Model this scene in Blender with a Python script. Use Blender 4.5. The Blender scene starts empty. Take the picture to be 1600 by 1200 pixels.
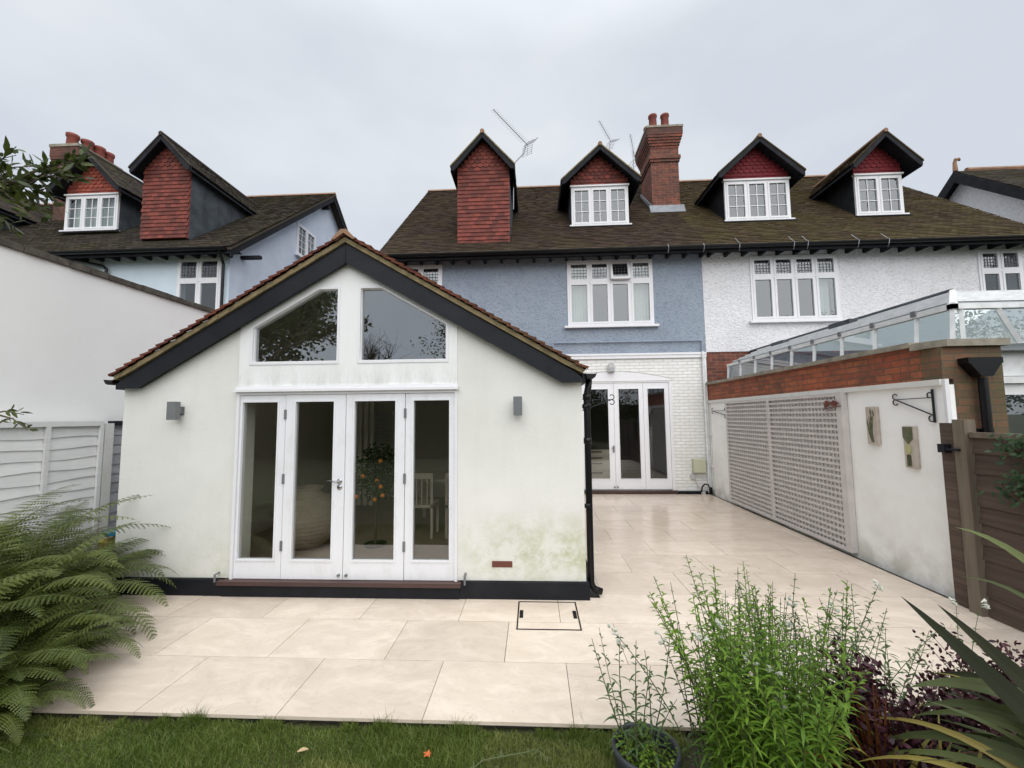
import bpy, bmesh, math, random
import numpy as np
from mathutils import Matrix, Vector
R_ = math.radians
random.seed(7); rng = np.random.default_rng(7)
scene = bpy.context.scene
COL = scene.collection

# ------------------------------------------------------------ camera, sky, sun
cam_d = bpy.data.cameras.new("camera"); cam = bpy.data.objects.new("camera", cam_d); COL.objects.link(cam)
yaw, pitch, roll = R_(-2.90), R_(4.55), R_(-0.57)
cy, sy = math.cos(yaw), math.sin(yaw)
fw = Vector((sy*math.cos(pitch), cy*math.cos(pitch), math.sin(pitch)))
rt = Vector((cy, -sy, 0)); up = rt.cross(fw)
r2 = math.cos(roll)*rt+math.sin(roll)*up; u2 = -math.sin(roll)*rt+math.cos(roll)*up
m = Matrix((r2, u2, -fw)).transposed().to_4x4(); m.translation = (0, 0, 1.8)
cam.matrix_world = m
cam_d.sensor_width = 36; cam_d.lens = 646.9/1600*36; cam_d.clip_end = 2000; cam_d.clip_start = .02
scene.camera = cam
scene.view_settings.view_transform = 'Standard'; scene.view_settings.look = 'None'
scene.view_settings.exposure = 0.31; scene.view_settings.gamma = 1
SUN_EL, SUN_AZ = R_(48), R_(18)      # azimuth of the direction the light comes from, measured from -Y towards -X
sd = bpy.data.lights.new("sun", 'SUN'); so = bpy.data.objects.new("sun", sd); COL.objects.link(so)
sd.energy = 2.4; sd.angle = R_(85); sd.color = (1, .98, .95)
src = Vector((math.sin(SUN_AZ)*math.cos(SUN_EL), -math.cos(SUN_AZ)*math.cos(SUN_EL), math.sin(SUN_EL)))
so.rotation_euler = src.to_track_quat('Z', 'Y').to_euler()
w = bpy.data.worlds.new("World"); scene.world = w; w.use_nodes = True
nt = w.node_tree; nt.nodes.clear()
N = nt.nodes.new; L = nt.links.new
out = N('ShaderNodeOutputWorld'); bg = N('ShaderNodeBackground'); bg2 = N('ShaderNodeBackground'); mx = N('ShaderNodeMixShader')
sk = N('ShaderNodeTexSky'); sk.sky_type = 'NISHITA'; sk.sun_disc = False; sk.sun_elevation = SUN_EL
sk.sun_rotation = math.atan2(src.x, src.y)
L(sk.outputs[0], bg.inputs[0]); bg.inputs[1].default_value = .08
tc = N('ShaderNodeTexCoord'); mp = N('ShaderNodeMapping'); mp.inputs['Scale'].default_value = (1, 1, 2.2)
nz = N('ShaderNodeTexNoise'); nz.inputs['Scale'].default_value = 2.3; nz.inputs['Detail'].default_value = 5; nz.inputs['Roughness'].default_value = .45
cr = N('ShaderNodeValToRGB'); cr.color_ramp.elements[0].position = .36; cr.color_ramp.elements[1].position = .66
cr.color_ramp.elements[0].color = (.57, .61, .67, 1); cr.color_ramp.elements[1].color = (.70, .73, .76, 1)
L(tc.outputs['Generated'], mp.inputs[0]); L(mp.outputs[0], nz.inputs[0]); L(nz.outputs[0], cr.inputs[0]); L(cr.outputs[0], bg2.inputs[0])
# an overcast sky is brighter towards the zenith
sx = N('ShaderNodeSeparateXYZ'); L(tc.outputs['Generated'], sx.inputs[0]); mr = N('ShaderNodeMapRange')
mr.inputs[1].default_value = .68; mr.inputs[2].default_value = 1.0; mr.inputs[3].default_value = 1.0; mr.inputs[4].default_value = 2.0
L(sx.outputs[2], mr.inputs[0]); L(mr.outputs[0], bg2.inputs[1])
mx.inputs[0].default_value = .9
L(bg.outputs[0], mx.inputs[1]); L(bg2.outputs[0], mx.inputs[2]); L(mx.outputs[0], out.inputs[0])

# ------------------------------------------------------------ materials
MATS = {}
class NT:
    def __init__(s, name):
        s.m = bpy.data.materials.new(name); s.m.use_nodes = True; s.t = s.m.node_tree
        s.b = s.t.nodes['Principled BSDF']; s.o = s.t.nodes['Material Output']; MATS[name] = s.m
        s.tc = s.t.nodes.new('ShaderNodeTexCoord')
    def n(s, ty, **k):
        n = s.t.nodes.new('ShaderNode'+ty)
        for a, v in k.items(): setattr(n, a, v)
        return n
    def l(s, a, b): s.t.links.new(a, b)
    def obj(s, scale=(1, 1, 1), rot=(0, 0, 0)):
        m = s.n('Mapping'); m.inputs['Scale'].default_value = scale; m.inputs['Rotation'].default_value = rot
        s.l(s.tc.outputs['Object'], m.inputs[0]); return m.outputs[0]
    def noise(s, scale, vec=None, detail=4, rough=.55, dist=0):
        n = s.n('TexNoise'); n.inputs['Scale'].default_value = scale; n.inputs['Detail'].default_value = detail
        n.inputs['Roughness'].default_value = rough; n.inputs['Distortion'].default_value = dist
        s.l(vec if vec is not None else s.tc.outputs['Object'], n.inputs['Vector']); return n.outputs[0]
    def ramp(s, fac, p0, p1, c0=(0, 0, 0, 1), c1=(1, 1, 1, 1)):
        r = s.n('ValToRGB'); e = r.color_ramp.elements; e[0].position = p0; e[1].position = p1; e[0].color = c0; e[1].color = c1
        s.l(fac, r.inputs[0]); return r.outputs[0]
    def mix(s, fac, a, b, mode='MIX'):
        n = s.n('Mix'); n.data_type = 'RGBA'; n.blend_type = mode
        for v, i in ((fac, 0), (a, 6), (b, 7)):
            if hasattr(v, 'links'): s.l(v, n.inputs[i])
            elif i == 0: n.inputs[0].default_value = v
            else: n.inputs[i].default_value = (*v[:3], 1)
        return n.outputs[2]
    def math(s, op, a, b=0.0, c=None):
        n = s.n('Math', operation=op)
        for i, v in enumerate((a, b) if c is None else (a, b, c)):
            if hasattr(v, 'links'): s.l(v, n.inputs[i])
            else: n.inputs[i].default_value = v
        return n.outputs[0]
    def xyz(s):
        n = s.n('SeparateXYZ'); s.l(s.tc.outputs['Object'], n.inputs[0]); return n.outputs
    def attr(s, name='tv'):
        n = s.n('Attribute'); n.attribute_name = name; return n.outputs['Fac']
    def rng(s, v, a, b, c=0., d=1.):
        n = s.n('MapRange'); n.inputs[1].default_value = a; n.inputs[2].default_value = b; n.inputs[3].default_value = c; n.inputs[4].default_value = d
        s.l(v, n.inputs[0]); return n.outputs[0]
    def bump(s, h, strength=.5, dist=.01):
        n = s.n('Bump'); n.inputs['Strength'].default_value = strength; n.inputs['Distance'].default_value = dist
        s.l(h, n.inputs['Height']); s.l(n.outputs[0], s.b.inputs['Normal']); return n
    def fin(s, col, rough=.8, metal=0, spec=None):
        if hasattr(col, 'links'): s.l(col, s.b.inputs['Base Color'])
        else: s.b.inputs['Base Color'].default_value = (*col[:3], 1)
        if hasattr(rough, 'links'): s.l(rough, s.b.inputs['Roughness'])
        else: s.b.inputs['Roughness'].default_value = rough
        s.b.inputs['Metallic'].default_value = metal
        if spec is not None: s.b.inputs['Specular IOR Level'].default_value = spec
        return s.m

def simple(name, c1, c2=None, scale=6, rough=.6, bs=0, bd=.003, metal=0, spec=None, detail=5, tv=0):
    k = NT(name); col = c1
    if c2: col = k.mix(k.ramp(k.noise(scale, detail=detail), .35, .68), c1, c2)
    if tv:
        t = k.rng(k.attr(), 0, 1, 1-tv, 1+tv); n = k.n('VectorMath', operation='SCALE')
        if hasattr(col, 'links'): k.l(col, n.inputs[0])
        else: n.inputs[0].default_value = col
        k.l(t, n.inputs['Scale']); col = n.outputs[0]
    if bs: k.bump(k.noise(bs, detail=3), .6, bd)
    return k.fin(col, rough, metal, spec)

def leafmat(name, c1, c2, tv=.35, trans=.25, rough=.45):
    k = NT(name)
    col = k.mix(k.attr(), c1, c2)
    nn = k.noise(3, detail=2); col = k.mix(k.rng(nn, .3, .7, .0, .45), col, tuple(x*.5 for x in c1))
    k.fin(col, rough, spec=.35 if rough < .7 else .1)
    tr = k.n('BsdfTranslucent'); k.l(col, tr.inputs[0]); ms = k.n('MixShader'); ms.inputs[0].default_value = trans
    k.l(k.b.outputs[0], ms.inputs[1]); k.l(tr.outputs[0], ms.inputs[2]); k.l(ms.outputs[0], k.o.inputs[0])
    return k.m

def brickmat(name, c1, c2, mortar, bumpd=.006, tint=None, painted=False, mort=.012):
    k = NT(name); x, y, z = k.xyz(); u = k.math('ADD', x, y)
    c = k.n('CombineXYZ'); k.l(u, c.inputs[0]); k.l(z, c.inputs[1])
    wob = k.noise(3.0, detail=2); ad = k.n('VectorMath', operation='MULTIPLY_ADD')
    ad.inputs[1].default_value = (.02, .02, 0); k.l(wob, ad.inputs[0]); k.l(c.outputs[0], ad.inputs[2])
    b = k.n('TexBrick'); b.offset = .5; k.l(ad.outputs[0], b.inputs['Vector'])
    for i, v in (('Scale', 1), ('Mortar Size', mort*.5), ('Mortar Smooth', .3), ('Bias', -.1), ('Brick Width', .225), ('Row Height', .075)): b.inputs[i].default_value = v
    b.inputs['Color1'].default_value = (*c1, 1); b.inputs['Color2'].default_value = (*c2, 1); b.inputs['Mortar'].default_value = (*mortar, 1)
    n1 = k.noise(9, detail=6, rough=.7)
    n0 = k.noise(2.1, detail=5, rough=.7)
    n1 = k.math('ADD', n1, k.math('MULTIPLY', k.math('SUBTRACT', n0, .5), .9))
    col = k.mix(k.rng(n1, .35, .75, 0, .8), b.outputs['Color'], tint or tuple(v*.35 for v in c1))
    h = k.math('ADD', k.math('MULTIPLY', b.outputs['Fac'], -1.0), k.math('MULTIPLY', k.noise(45, detail=3), .45))
    k.bump(h, .9, bumpd)
    return k.fin(col, .85)

def render_wall():
    k = NT('white_render'); x, y, z = k.xyz()
    base = k.mix(k.ramp(k.noise(1.3, detail=6, rough=.65), .3, .75), (.745, .745, .715), (.655, .655, .62))
    # algae band low on the wall at the right of the doors, and faint at the left foot
    zb = k.math('MULTIPLY', k.rng(z, .95, .45), k.rng(z, .10, .42, .35, 1)); zb2 = k.math('MULTIPLY', zb, k.rng(x, -1.0, -.3, .0, 1))
    zb3 = k.math('MULTIPLY', k.rng(z, .75, .2), k.math('MULTIPLY', k.rng(x, -4.2, -3.4, 0, .5), k.rng(x, -2.9, -3.2)))
    nn = k.ramp(k.noise(5.5, detail=8, rough=.75), .42, .62)
    col = k.mix(k.math('MULTIPLY', k.math('MAXIMUM', zb2, zb3), k.math('MULTIPLY_ADD', nn, .58, .12)), base, (.34, .36, .15))
    sp = k.ramp(k.noise(26, detail=5, rough=.7), .64, .72)
    col = k.mix(k.math('MULTIPLY', sp, k.math('MULTIPLY', k.rng(z, 1.9, .6, .05, .5), k.ramp(k.noise(2.2), .45, .6))), col, (.22, .24, .20))
    st = k.ramp(k.noise(7, k.obj((1.6, 1.6, .12)), detail=4), .5, .75)
    col = k.mix(k.math('MULTIPLY', st, .07), col, (.42, .42, .38))
    k.bump(k.noise(40, detail=4), .35, .004)
    return k.fin(col, .85, spec=.2)

def pebble(name, c1, c2, dark, lump=20, dist=.03):
    k = NT(name)
    n1 = k.noise(lump, k.obj((1, 1, 1.35)), detail=3, rough=.6, dist=.8); v = k.n('TexVoronoi'); v.inputs['Scale'].default_value = 30
    k.l(k.tc.outputs['Object'], v.inputs['Vector'])
    h = k.math('ADD', n1, k.math('MULTIPLY', v.outputs[0], .18))
    k.bump(h, 1.0, dist)
    col = k.mix(k.ramp(n1, .30, .52), dark, c1)
    col = k.mix(k.ramp(k.noise(1.1, detail=5, rough=.7), .4, .75), col, c2, 'MULTIPLY')
    dr = k.ramp(k.noise(4, k.obj((1.5, 1.5, .15)), detail=4), .52, .75); col = k.mix(k.math('MULTIPLY', dr, .22), col, dark)
    return k.fin(col, .9, spec=.15)

def rooftile(name, c1, c2, moss, mossamt=.5):
    k = NT(name)
    col = k.mix(k.attr(), c1, c2)
    mm = k.ramp(k.noise(1.1, detail=8, rough=.72), .5-.22*mossamt, .68, (0, 0, 0, 1), (1, 1, 1, 1))
    sm = k.ramp(k.noise(16, detail=4, rough=.7), .35, .65)
    col = k.mix(k.math('MULTIPLY', mm, k.math('MULTIPLY_ADD', sm, .6, .3)), col, moss)
    li = k.ramp(k.noise(38, detail=3), .66, .72); col = k.mix(k.math('MULTIPLY', li, .35), col, (.22, .21, .17))
    k.bump(k.noise(50, detail=4), .7, .006)
    return k.fin(col, .92, spec=.12)

def tilehang(name, c1, c2):
    k = NT(name); col = k.mix(k.attr(), c1, c2)
    col = k.mix(k.math('MULTIPLY', k.ramp(k.noise(7, detail=6, rough=.7), .55, .7), .45), col, (.06, .03, .028))
    k.bump(k.noise(60, detail=3), .5, .003); return k.fin(col, .72, spec=.25)

def paving():
    k = NT('porcelain_paving'); v = k.obj((1, 1.9, 1), (0, 0, R_(18)))
    n1 = k.noise(1.7, v, detail=8, rough=.62, dist=1.6); n2 = k.noise(9, v, detail=6, rough=.7, dist=1.2)
    col = k.mix(k.ramp(n1, .30, .68), (.62, .52, .42), (.79, .685, .575))
    col = k.mix(k.math('MULTIPLY', k.ramp(n2, .50, .72), .36), col, (.50, .41, .32))
    vn = k.ramp(k.math('ABSOLUTE', k.math('SUBTRACT', n1, .5)), .0, .018, (1, 1, 1, 1), (0, 0, 0, 1))
    col = k.mix(k.math('MULTIPLY', vn, .14), col, (.48, .38, .29))
    spk = k.ramp(k.noise(55, detail=2, rough=.5), .735, .76); col = k.mix(k.math('MULTIPLY', spk, .6), col, (.22, .17, .12))
    t = k.rng(k.attr(), 0, 1, .86, 1.05); s = k.n('VectorMath', operation='SCALE'); k.l(col, s.inputs[0]); k.l(t, s.inputs['Scale'])
    x, y, z = k.xyz()
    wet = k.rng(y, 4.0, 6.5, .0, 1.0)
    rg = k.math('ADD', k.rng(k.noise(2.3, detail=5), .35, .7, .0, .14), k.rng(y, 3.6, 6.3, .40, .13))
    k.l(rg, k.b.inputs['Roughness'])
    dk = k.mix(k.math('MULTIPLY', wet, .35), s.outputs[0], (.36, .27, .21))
    k.bump(k.noise(14, v, detail=5), .25, .002)
    k.l(dk, k.b.inputs['Base Color']); k.b.inputs['Specular IOR Level'].default_value = .6
    return k.m
def translucent(name, c, f):
    k = NT(name); k.fin(c, .4); tr = k.n('BsdfTranslucent'); tr.inputs[0].default_value = (*c, 1); ms = k.n('MixShader'); ms.inputs[0].default_value = f
    k.l(k.b.outputs[0], ms.inputs[1]); k.l(tr.outputs[0], ms.inputs[2]); k.l(ms.outputs[0], k.o.inputs[0])

def whitepaint(name, dirty=.15, c=(.80, .80, .80)):
    k = NT(name)
    d = k.ramp(k.noise(6, k.obj((1, 1, .5)), detail=7, rough=.7), .5, .78)
    col = k.mix(k.math('MULTIPLY', d, dirty), c, (.40, .39, .33))
    k.bump(k.noise(30, k.obj((1, 1, .2)), detail=3), .2, .001)
    return k.fin(col, .45, spec=.4)

def spandrel():
    k = NT('weathered_white_board'); x, y, z = k.xyz()
    st = k.ramp(k.noise(5, k.obj((1.2, 1, .35)), detail=8, rough=.75), .42, .66)
    low = k.rng(z, 2.40, 2.16, .15, 1); col = k.mix(k.math('MULTIPLY', st, k.math('MULTIPLY', low, .55)), (.78, .79, .79), (.42, .42, .36))
    k.bump(k.noise(40, k.obj((1, 1, .1))), .3, .002); return k.fin(col, .6)

def woodmat(name, c1, c2, grain=(1.2, 1.2, 14), scale=3, rough=.85, spec=.2, tv=0):
    k = NT(name); n1 = k.noise(scale, k.obj(grain), detail=6, rough=.65, dist=.8)
    col = k.mix(k.ramp(n1, .3, .7), c1, c2)
    col = k.mix(k.math('MULTIPLY', k.ramp(k.noise(1.6, detail=4), .5, .8), .4), col, tuple(v*.45 for v in c1))
    if tv: col = k.mix(k.rng(k.attr(), 0, 1, 0, tv), col, tuple(v*.35 for v in c1))
    k.bump(n1, .5, .004); return k.fin(col, rough, spec=spec)

def glass(name, f0=.09, tint=(.80, .84, .82), rough=.0, boost=1.0):
    k = NT(name); k.t.nodes.remove(k.b)
    lw = k.n('LayerWeight'); lw.inputs[0].default_value = .5
    p = k.math('POWER', lw.outputs['Facing'], 5.0); f = k.math('MULTIPLY_ADD', p, (1-f0), f0)
    tr = k.n('BsdfTransparent'); tr.inputs[0].default_value = (*tint, 1); g = k.n('BsdfGlossy'); g.inputs['Roughness'].default_value = rough
    g.inputs[0].default_value = (.93, .97, 1, 1)
    bp = k.n('Bump'); bp.inputs['Strength'].default_value = .05; bp.inputs['Distance'].default_value = .02
    k.l(k.noise(1.3, detail=1), bp.inputs['Height']); k.l(bp.outputs[0], g.inputs['Normal'])
    ms = k.n('MixShader'); k.l(f, ms.inputs[0]); k.l(tr.outputs[0], ms.inputs[1]); k.l(g.outputs[0], ms.inputs[2]); k.l(ms.outputs[0], k.o.inputs[0])
    return k.m

M = MATS
render_wall(); paving(); spandrel()
whitepaint('white_joinery', .16, (.74, .74, .765)); whitepaint('white_timber', .34, (.74, .75, .78)); whitepaint('old_white_paint', .4, (.66, .66, .63))
pebble('blue_roughcast', (.325, .375, .445), (.86, .87, .9), (.23, .275, .345))
pebble('white_roughcast', (.80, .80, .82), (.93, .92, .92), (.62, .62, .65), lump=17, dist=.035)
simple('pale_blue_render', (.56, .66, .74), (.64, .72, .80), 2, .85, bs=35, bd=.003)
simple('lilac_render', (.52, .57, .67), (.60, .65, .74), 2, .85, bs=35, bd=.003)
simple('neighbour_render', (.92, .92, .91), (.87, .87, .86), 1.2, .85, bs=25, bd=.003)
simple('concrete_coping', (.20, .18, .14), (.33, .30, .24), 7, .9, bs=40, bd=.006)
brickmat('orange_brick', (.44, .125, .05), (.28, .06, .03), (.13, .085, .055), tint=(.09, .055, .035), bumpd=.02)
brickmat('weathered_brick', (.20, .085, .05), (.10, .06, .038), (.10, .09, .06), tint=(.085, .085, .035))
brickmat('dark_brick', (.17, .055, .035), (.09, .035, .028), (.07, .05, .04), tint=(.04, .03, .025))
brickmat('red_brick', (.26, .068, .038), (.095, .035, .027), (.26, .20, .15), tint=(.055, .028, .022), bumpd=.012)
brickmat('painted_brick', (.84, .84, .83), (.78, .78, .77), (.64, .64, .61), bumpd=.012, tint=(.70, .70, .66), mort=.016)
rooftile('brown_roof_tile', (.070, .047, .035), (.034, .025, .021), (.072, .062, .024), .2)
rooftile('mossy_roof_tile', (.080, .054, .034), (.038, .028, .020), (.090, .080, .024), .5)
rooftile('grey_roof_tile', (.070, .056, .048), (.038, .033, .031), (.075, .068, .030), .35)
rooftile('red_roof_tile', (.15, .050, .032), (.085, .032, .024), (.10, .08, .04), .1)
tilehang('red_hung_tile', (.235, .060, .044), (.105, .034, .029)); tilehang('orange_hung_tile', (.34, .080, .05), (.18, .048, .036)); tilehang('crimson_hung_tile', (.19, .022, .028), (.14, .018, .022))
simple('ridge_tile', (.30, .17, .10), (.20, .12, .08), 5, .9, bs=40)
simple('verge_mortar', (.26, .20, .11), (.12, .10, .05), 8, .95, bs=50, bd=.006)
simple('black_paint', (.007, .0085, .012), (.013, .015, .020), 4, .45, bs=20, bd=.002, spec=.22)
simple('black_timber', (.013, .014, .018), (.024, .025, .029), 4, .75, bs=20, bd=.002, spec=.15)
simple('black_plastic', (.004, .004, .005), None, 4, .35, spec=.3)
simple('dark_lead', (.030, .038, .048), (.075, .088, .10), 3, .6, bs=8, bd=.006)
simple('pale_lead', (.24, .26, .29), (.16, .17, .19), 6, .6, bs=12, bd=.006)
simple('terracotta', (.26, .06, .04), (.15, .04, .03), 8, .8, bs=30)
simple('grey_metal', (.13, .14, .15), (.16, .17, .17), 5, .5)
simple('galvanised', (.30, .31, .33), None, 5, .4, metal=.6)
simple('dull_wire', (.10, .10, .11), None, 5, .5, metal=.3)
simple('chrome', (.35, .35, .36), None, 5, .25, metal=1)
simple('mossy_coping', (.06, .05, .042), (.12, .105, .085), 12, .95, bs=50, bd=.006)
simple('soil', (.030, .022, .016), (.06, .045, .03), 9, .95, bs=40, bd=.02)
simple('dark_gravel', (.02, .018, .016), (.045, .04, .035), 30, .95, bs=60, bd=.02)
simple('lawn_ground', (.035, .05, .012), (.065, .055, .025), 3, .95, bs=40, bd=.02)
simple('grout', (.10, .085, .07), None, 5, .9)
simple('cable_grey', (.45, .45, .44), None, 5, .5)
simple('beige_plastic', (.50, .50, .36), (.44, .44, .33), 4, .5)
simple('white_upvc', (.78, .79, .80), (.62, .64, .64), 9, .4)
translucent('polycarbonate', (.62, .65, .67), .55)
simple('cream_plaster', (.68, .65, .57), None, 2, .9)
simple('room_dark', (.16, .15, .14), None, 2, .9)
simple('clay_urn', (.42, .36, .29), (.34, .28, .22), 6, .8, bs=30)
simple('orange_fruit', (.75, .26, .03), None, 5, .5)
simple('bright_red', (.45, .01, .02), None, 5, .4); simple('bright_blue', (.02, .22, .42), None, 5, .4); simple('dull_yellow', (.45, .35, .04), None, 5, .4)
simple('pot_glaze', (.022, .026, .032), (.045, .05, .055), 10, .4, bs=20)
simple('lattice_grey', (.60, .56, .54), (.52, .49, .475), 6, .75, bs=30, bd=.002)
simple('plaque_stone', (.50, .44, .38), (.42, .36, .30), 12, .8, bs=50, bd=.003)
simple('plaque_green', (.085, .10, .05), (.13, .13, .07), 14, .8, bs=40, bd=.004)
simple('plaque_bulb', (.42, .42, .20), None, 5, .7)
simple('rust_iron', (.16, .045, .028), (.09, .03, .02), 20, .8)
simple('air_brick', (.15, .05, .035), None, 5, .8)
simple('curtain', (.72, .73, .68), (.62, .64, .60), 3, .9)
simple('interior_floor', (.40, .31, .24), (.33, .25, .19), 3, .4)
woodmat('purple_threshold', (.085, .045, .040), (.05, .03, .028), (.3, 8, 8), 3, .5, .4)
woodmat('weathered_board', (.155, .115, .090), (.065, .046, .038), (8, .45, 16), 1.3, tv=.5)
woodmat('weathered_post', (.20, .165, .125), (.11, .088, .068), (8, 8, .5), 1.6)
woodmat('grey_white_board', (.84, .84, .83), (.73, .73, .73), (6, .5, 12), 1.0, tv=.28)
woodmat('grey_board', (.46, .47, .50), (.38, .39, .42), (6, .5, 12), 1.0, tv=.28)
woodmat('kitchen_laminate', (.62, .56, .48), (.58, .52, .45), (1, 1, 6), 1)
glass('window_glass', .125, (.62, .68, .68)); glass('door_glass', .14, (.84, .85, .80)); glass('gable_glass', .30, (.50, .54, .52)); glass('roof_glass', .26, (.60, .68, .66))
leafmat('fern_leaf', (.046, .074, .012), (.175, .215, .050)); leafmat('stem_leaf', (.075, .17, .018), (.26, .42, .05), trans=.45)
leafmat('dark_stem_leaf', (.048, .10, .030), (.11, .18, .06)); leafmat('purple_leaf', (.026, .008, .013), (.085, .022, .034), trans=.12)
leafmat('grassy_leaf', (.13, .15, .025), (.42, .32, .08), trans=.3); leafmat('rust_leaf', (.20, .05, .015), (.14, .06, .02), trans=.3)
leafmat('phormium_leaf', (.036, .050, .014), (.125, .155, .045), trans=.2, rough=.6); leafmat('bronze_leaf', (.018, .022, .011), (.038, .040, .022), trans=.05, rough=.75)
leafmat('tree_leaf', (.030, .052, .012), (.095, .115, .022)); leafmat('ivy_leaf', (.035, .075, .03), (.07, .12, .045))
leafmat('citrus_leaf', (.03, .07, .015), (.05, .11, .02)); leafmat('grass_blade', (.065, .145, .012), (.25, .27, .075), trans=.3)
leafmat('white_petal', (.72, .74, .62), (.80, .82, .74), trans=.3)
simple('stem_green', (.07, .11, .035), (.10, .09, .04), 6, .6); simple('bark', (.07, .05, .035), (.11, .085, .06), 12, .9, bs=30, bd=.01)
simple('fallen_orange', (.60, .13, .04), None, 5, .7); simple('fallen_tan', (.45, .33, .18), None, 5, .7)

# ------------------------------------------------------------ mesh helpers
class MB:
    def __init__(s, T=None): s.v = []; s.f = []; s.tv = []; s.T = T
    def quad(s, *p, tv=None):
        i = len(s.v); s.v.extend(p); s.f.append(tuple(range(i, i+len(p)))); s.tv.append(random.random() if tv is None else tv)
    def box(s, x0, x1, y0, y1, z0, z1, tv=None):
        tv = random.random() if tv is None else tv
        i = len(s.v)
        s.v.extend([(x0, y0, z0), (x1, y0, z0), (x1, y1, z0), (x0, y1, z0), (x0, y0, z1), (x1, y0, z1), (x1, y1, z1), (x0, y1, z1)])
        for f in ((0, 3, 2, 1), (4, 5, 6, 7), (0, 1, 5, 4), (1, 2, 6, 5), (2, 3, 7, 6), (3, 0, 4, 7)):
            s.f.append(tuple(i+k for k in f)); s.tv.append(tv)
        return s
    def prism(s, pts, a, b, axis='y', tv=None):
        tv = random.random() if tv is None else tv
        def P(p, t): return {'y': (p[0], t, p[1]), 'x': (t, p[0], p[1]), 'z': (p[0], p[1], t)}[axis]
        ar = sum(pts[k][0]*pts[(k+1) % len(pts)][1]-pts[(k+1) % len(pts)][0]*pts[k][1] for k in range(len(pts)))
        pts = list(pts)
        flip = (ar < 0)
        if axis == 'y': flip = not flip
        if flip: pts.reverse()
        i = len(s.v); n = len(pts)
        s.v.extend([P(p, a) for p in pts]); s.v.extend([P(p, b) for p in pts])
        lo = tuple(i+k for k in reversed(range(n))); hi = tuple(i+n+k for k in range(n))
        s.f += [lo, hi]; s.tv += [tv, tv]
        for k in range(n):
            k2 = (k+1) % n; s.f.append((i+k, i+k2, i+n+k2, i+n+k)); s.tv.append(tv)
        return s
    def tube(s, path, r, n=8, cap=True, tv=.5):
        path = [Vector(p) for p in path]; rs = r if hasattr(r, '__len__') else [r]*len(path)
        i0 = len(s.v); m = len(path); pa = None
        for j, p in enumerate(path):
            d = (path[min(j+1, m-1)]-path[max(j-1, 0)]).normalized()
            if pa is None: pa = Vector((0, 0, 1)).cross(d) if abs(d.z) < .9 else Vector((1, 0, 0)).cross(d)
            pa = (pa-d*pa.dot(d)).normalized(); pb = d.cross(pa)
            for k in range(n):
                a = 2*math.pi*k/n; s.v.append(tuple(p+(pa*math.cos(a)+pb*math.sin(a))*rs[j]))
        for j in range(m-1):
            for k in range(n):
                k2 = (k+1) % n; s.f.append((i0+j*n+k, i0+j*n+k2, i0+(j+1)*n+k2, i0+(j+1)*n+k)); s.tv.append(tv)
        if cap:
            s.f.append(tuple(i0+k for k in reversed(range(n)))); s.f.append(tuple(i0+(m-1)*n+k for k in range(n))); s.tv += [tv, tv]
        return s
    def lathe(s, c, prof, n=24, tv=.5):
        i0 = len(s.v); m = len(prof)
        for r, z in prof:
            for k in range(n):
                a = 2*math.pi*k/n; s.v.append((c[0]+r*math.cos(a), c[1]+r*math.sin(a), c[2]+z))
        for j in range(m-1):
            for k in range(n):
                k2 = (k+1) % n; s.f.append((i0+j*n+k, i0+j*n+k2, i0+(j+1)*n+k2, i0+(j+1)*n+k)); s.tv.append(tv)
        return s
    def blade(s, p, d, up, l, wd, droop=0., tv=None, seg=3, fold=.0):
        """tapered leaf from p along d"""
        d = Vector(d).normalized(); sd_ = d.cross(Vector(up))
        if sd_.length < 1e-4: sd_ = Vector((1, 0, 0))
        sd_.normalize(); nn = sd_.cross(d)
        tv = random.random() if tv is None else tv
        i = len(s.v); p = Vector(p)
        prof = {2: (.0, 1, .0), 3: (.25, 1, .7, .0), 4: (.25, .8, 1, .62, 0), 8: (.55, .75, .9, 1, 1, .92, .75, .45, 0)}[seg]
        for j in range(seg+1):
            t = j/seg; q = p+d*l*t-Vector((0, 0, 1))*droop*l*t*t
            wv = sd_*wd*.5*prof[j]; s.v.append(tuple(q-wv+nn*fold*wd*prof[j])); s.v.append(tuple(q+wv+nn*fold*wd*prof[j]))
        for j in range(seg):
            s.f.append((i+2*j, i+2*j+1, i+2*j+3, i+2*j+2)); s.tv.append(tv)
    def build(s, name, mat, parent=None, smooth=False, loc=None):
        me = bpy.data.meshes.new(name)
        vs = s.v
        if s.T is not None: vs = [tuple(s.T @ Vector(v)) for v in vs]
        me.from_pydata(vs, [], s.f); me.validate(clean_customdata=False)
        if len(me.polygons) == len(s.tv):
            at = me.attributes.new('tv', 'FLOAT', 'FACE'); at.data.foreach_set('value', s.tv)
        me.materials.append(M[mat] if isinstance(mat, str) else mat)
        if smooth: me.polygons.foreach_set('use_smooth', [True]*len(me.polygons))
        o = bpy.data.objects.new(name, me); COL.objects.link(o)
        if parent is not None:
            o.parent = parent
            if parent.parent is None: o.matrix_parent_inverse = Matrix.Translation(-Vector(parent.location))
        return o
def thing(name, label, cat, loc=(0, 0, 0), group=None):
    o = bpy.data.objects.new(name, None); COL.objects.link(o); o.location = loc; o.empty_display_size = .1
    return tag(o, label, cat, group)
def part_empty(name, parent):
    o = bpy.data.objects.new(name, None); COL.objects.link(o); o.parent = parent; o.empty_display_size = .1
    o.matrix_parent_inverse = Matrix.Translation(-Vector(parent.location)); return o
def tag(o, label=None, cat=None, group=None, kind=None):
    if label: o['label'] = label
    if cat: o['category'] = cat
    if group: o['group'] = group
    if kind: o['kind'] = kind
    return o

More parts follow.
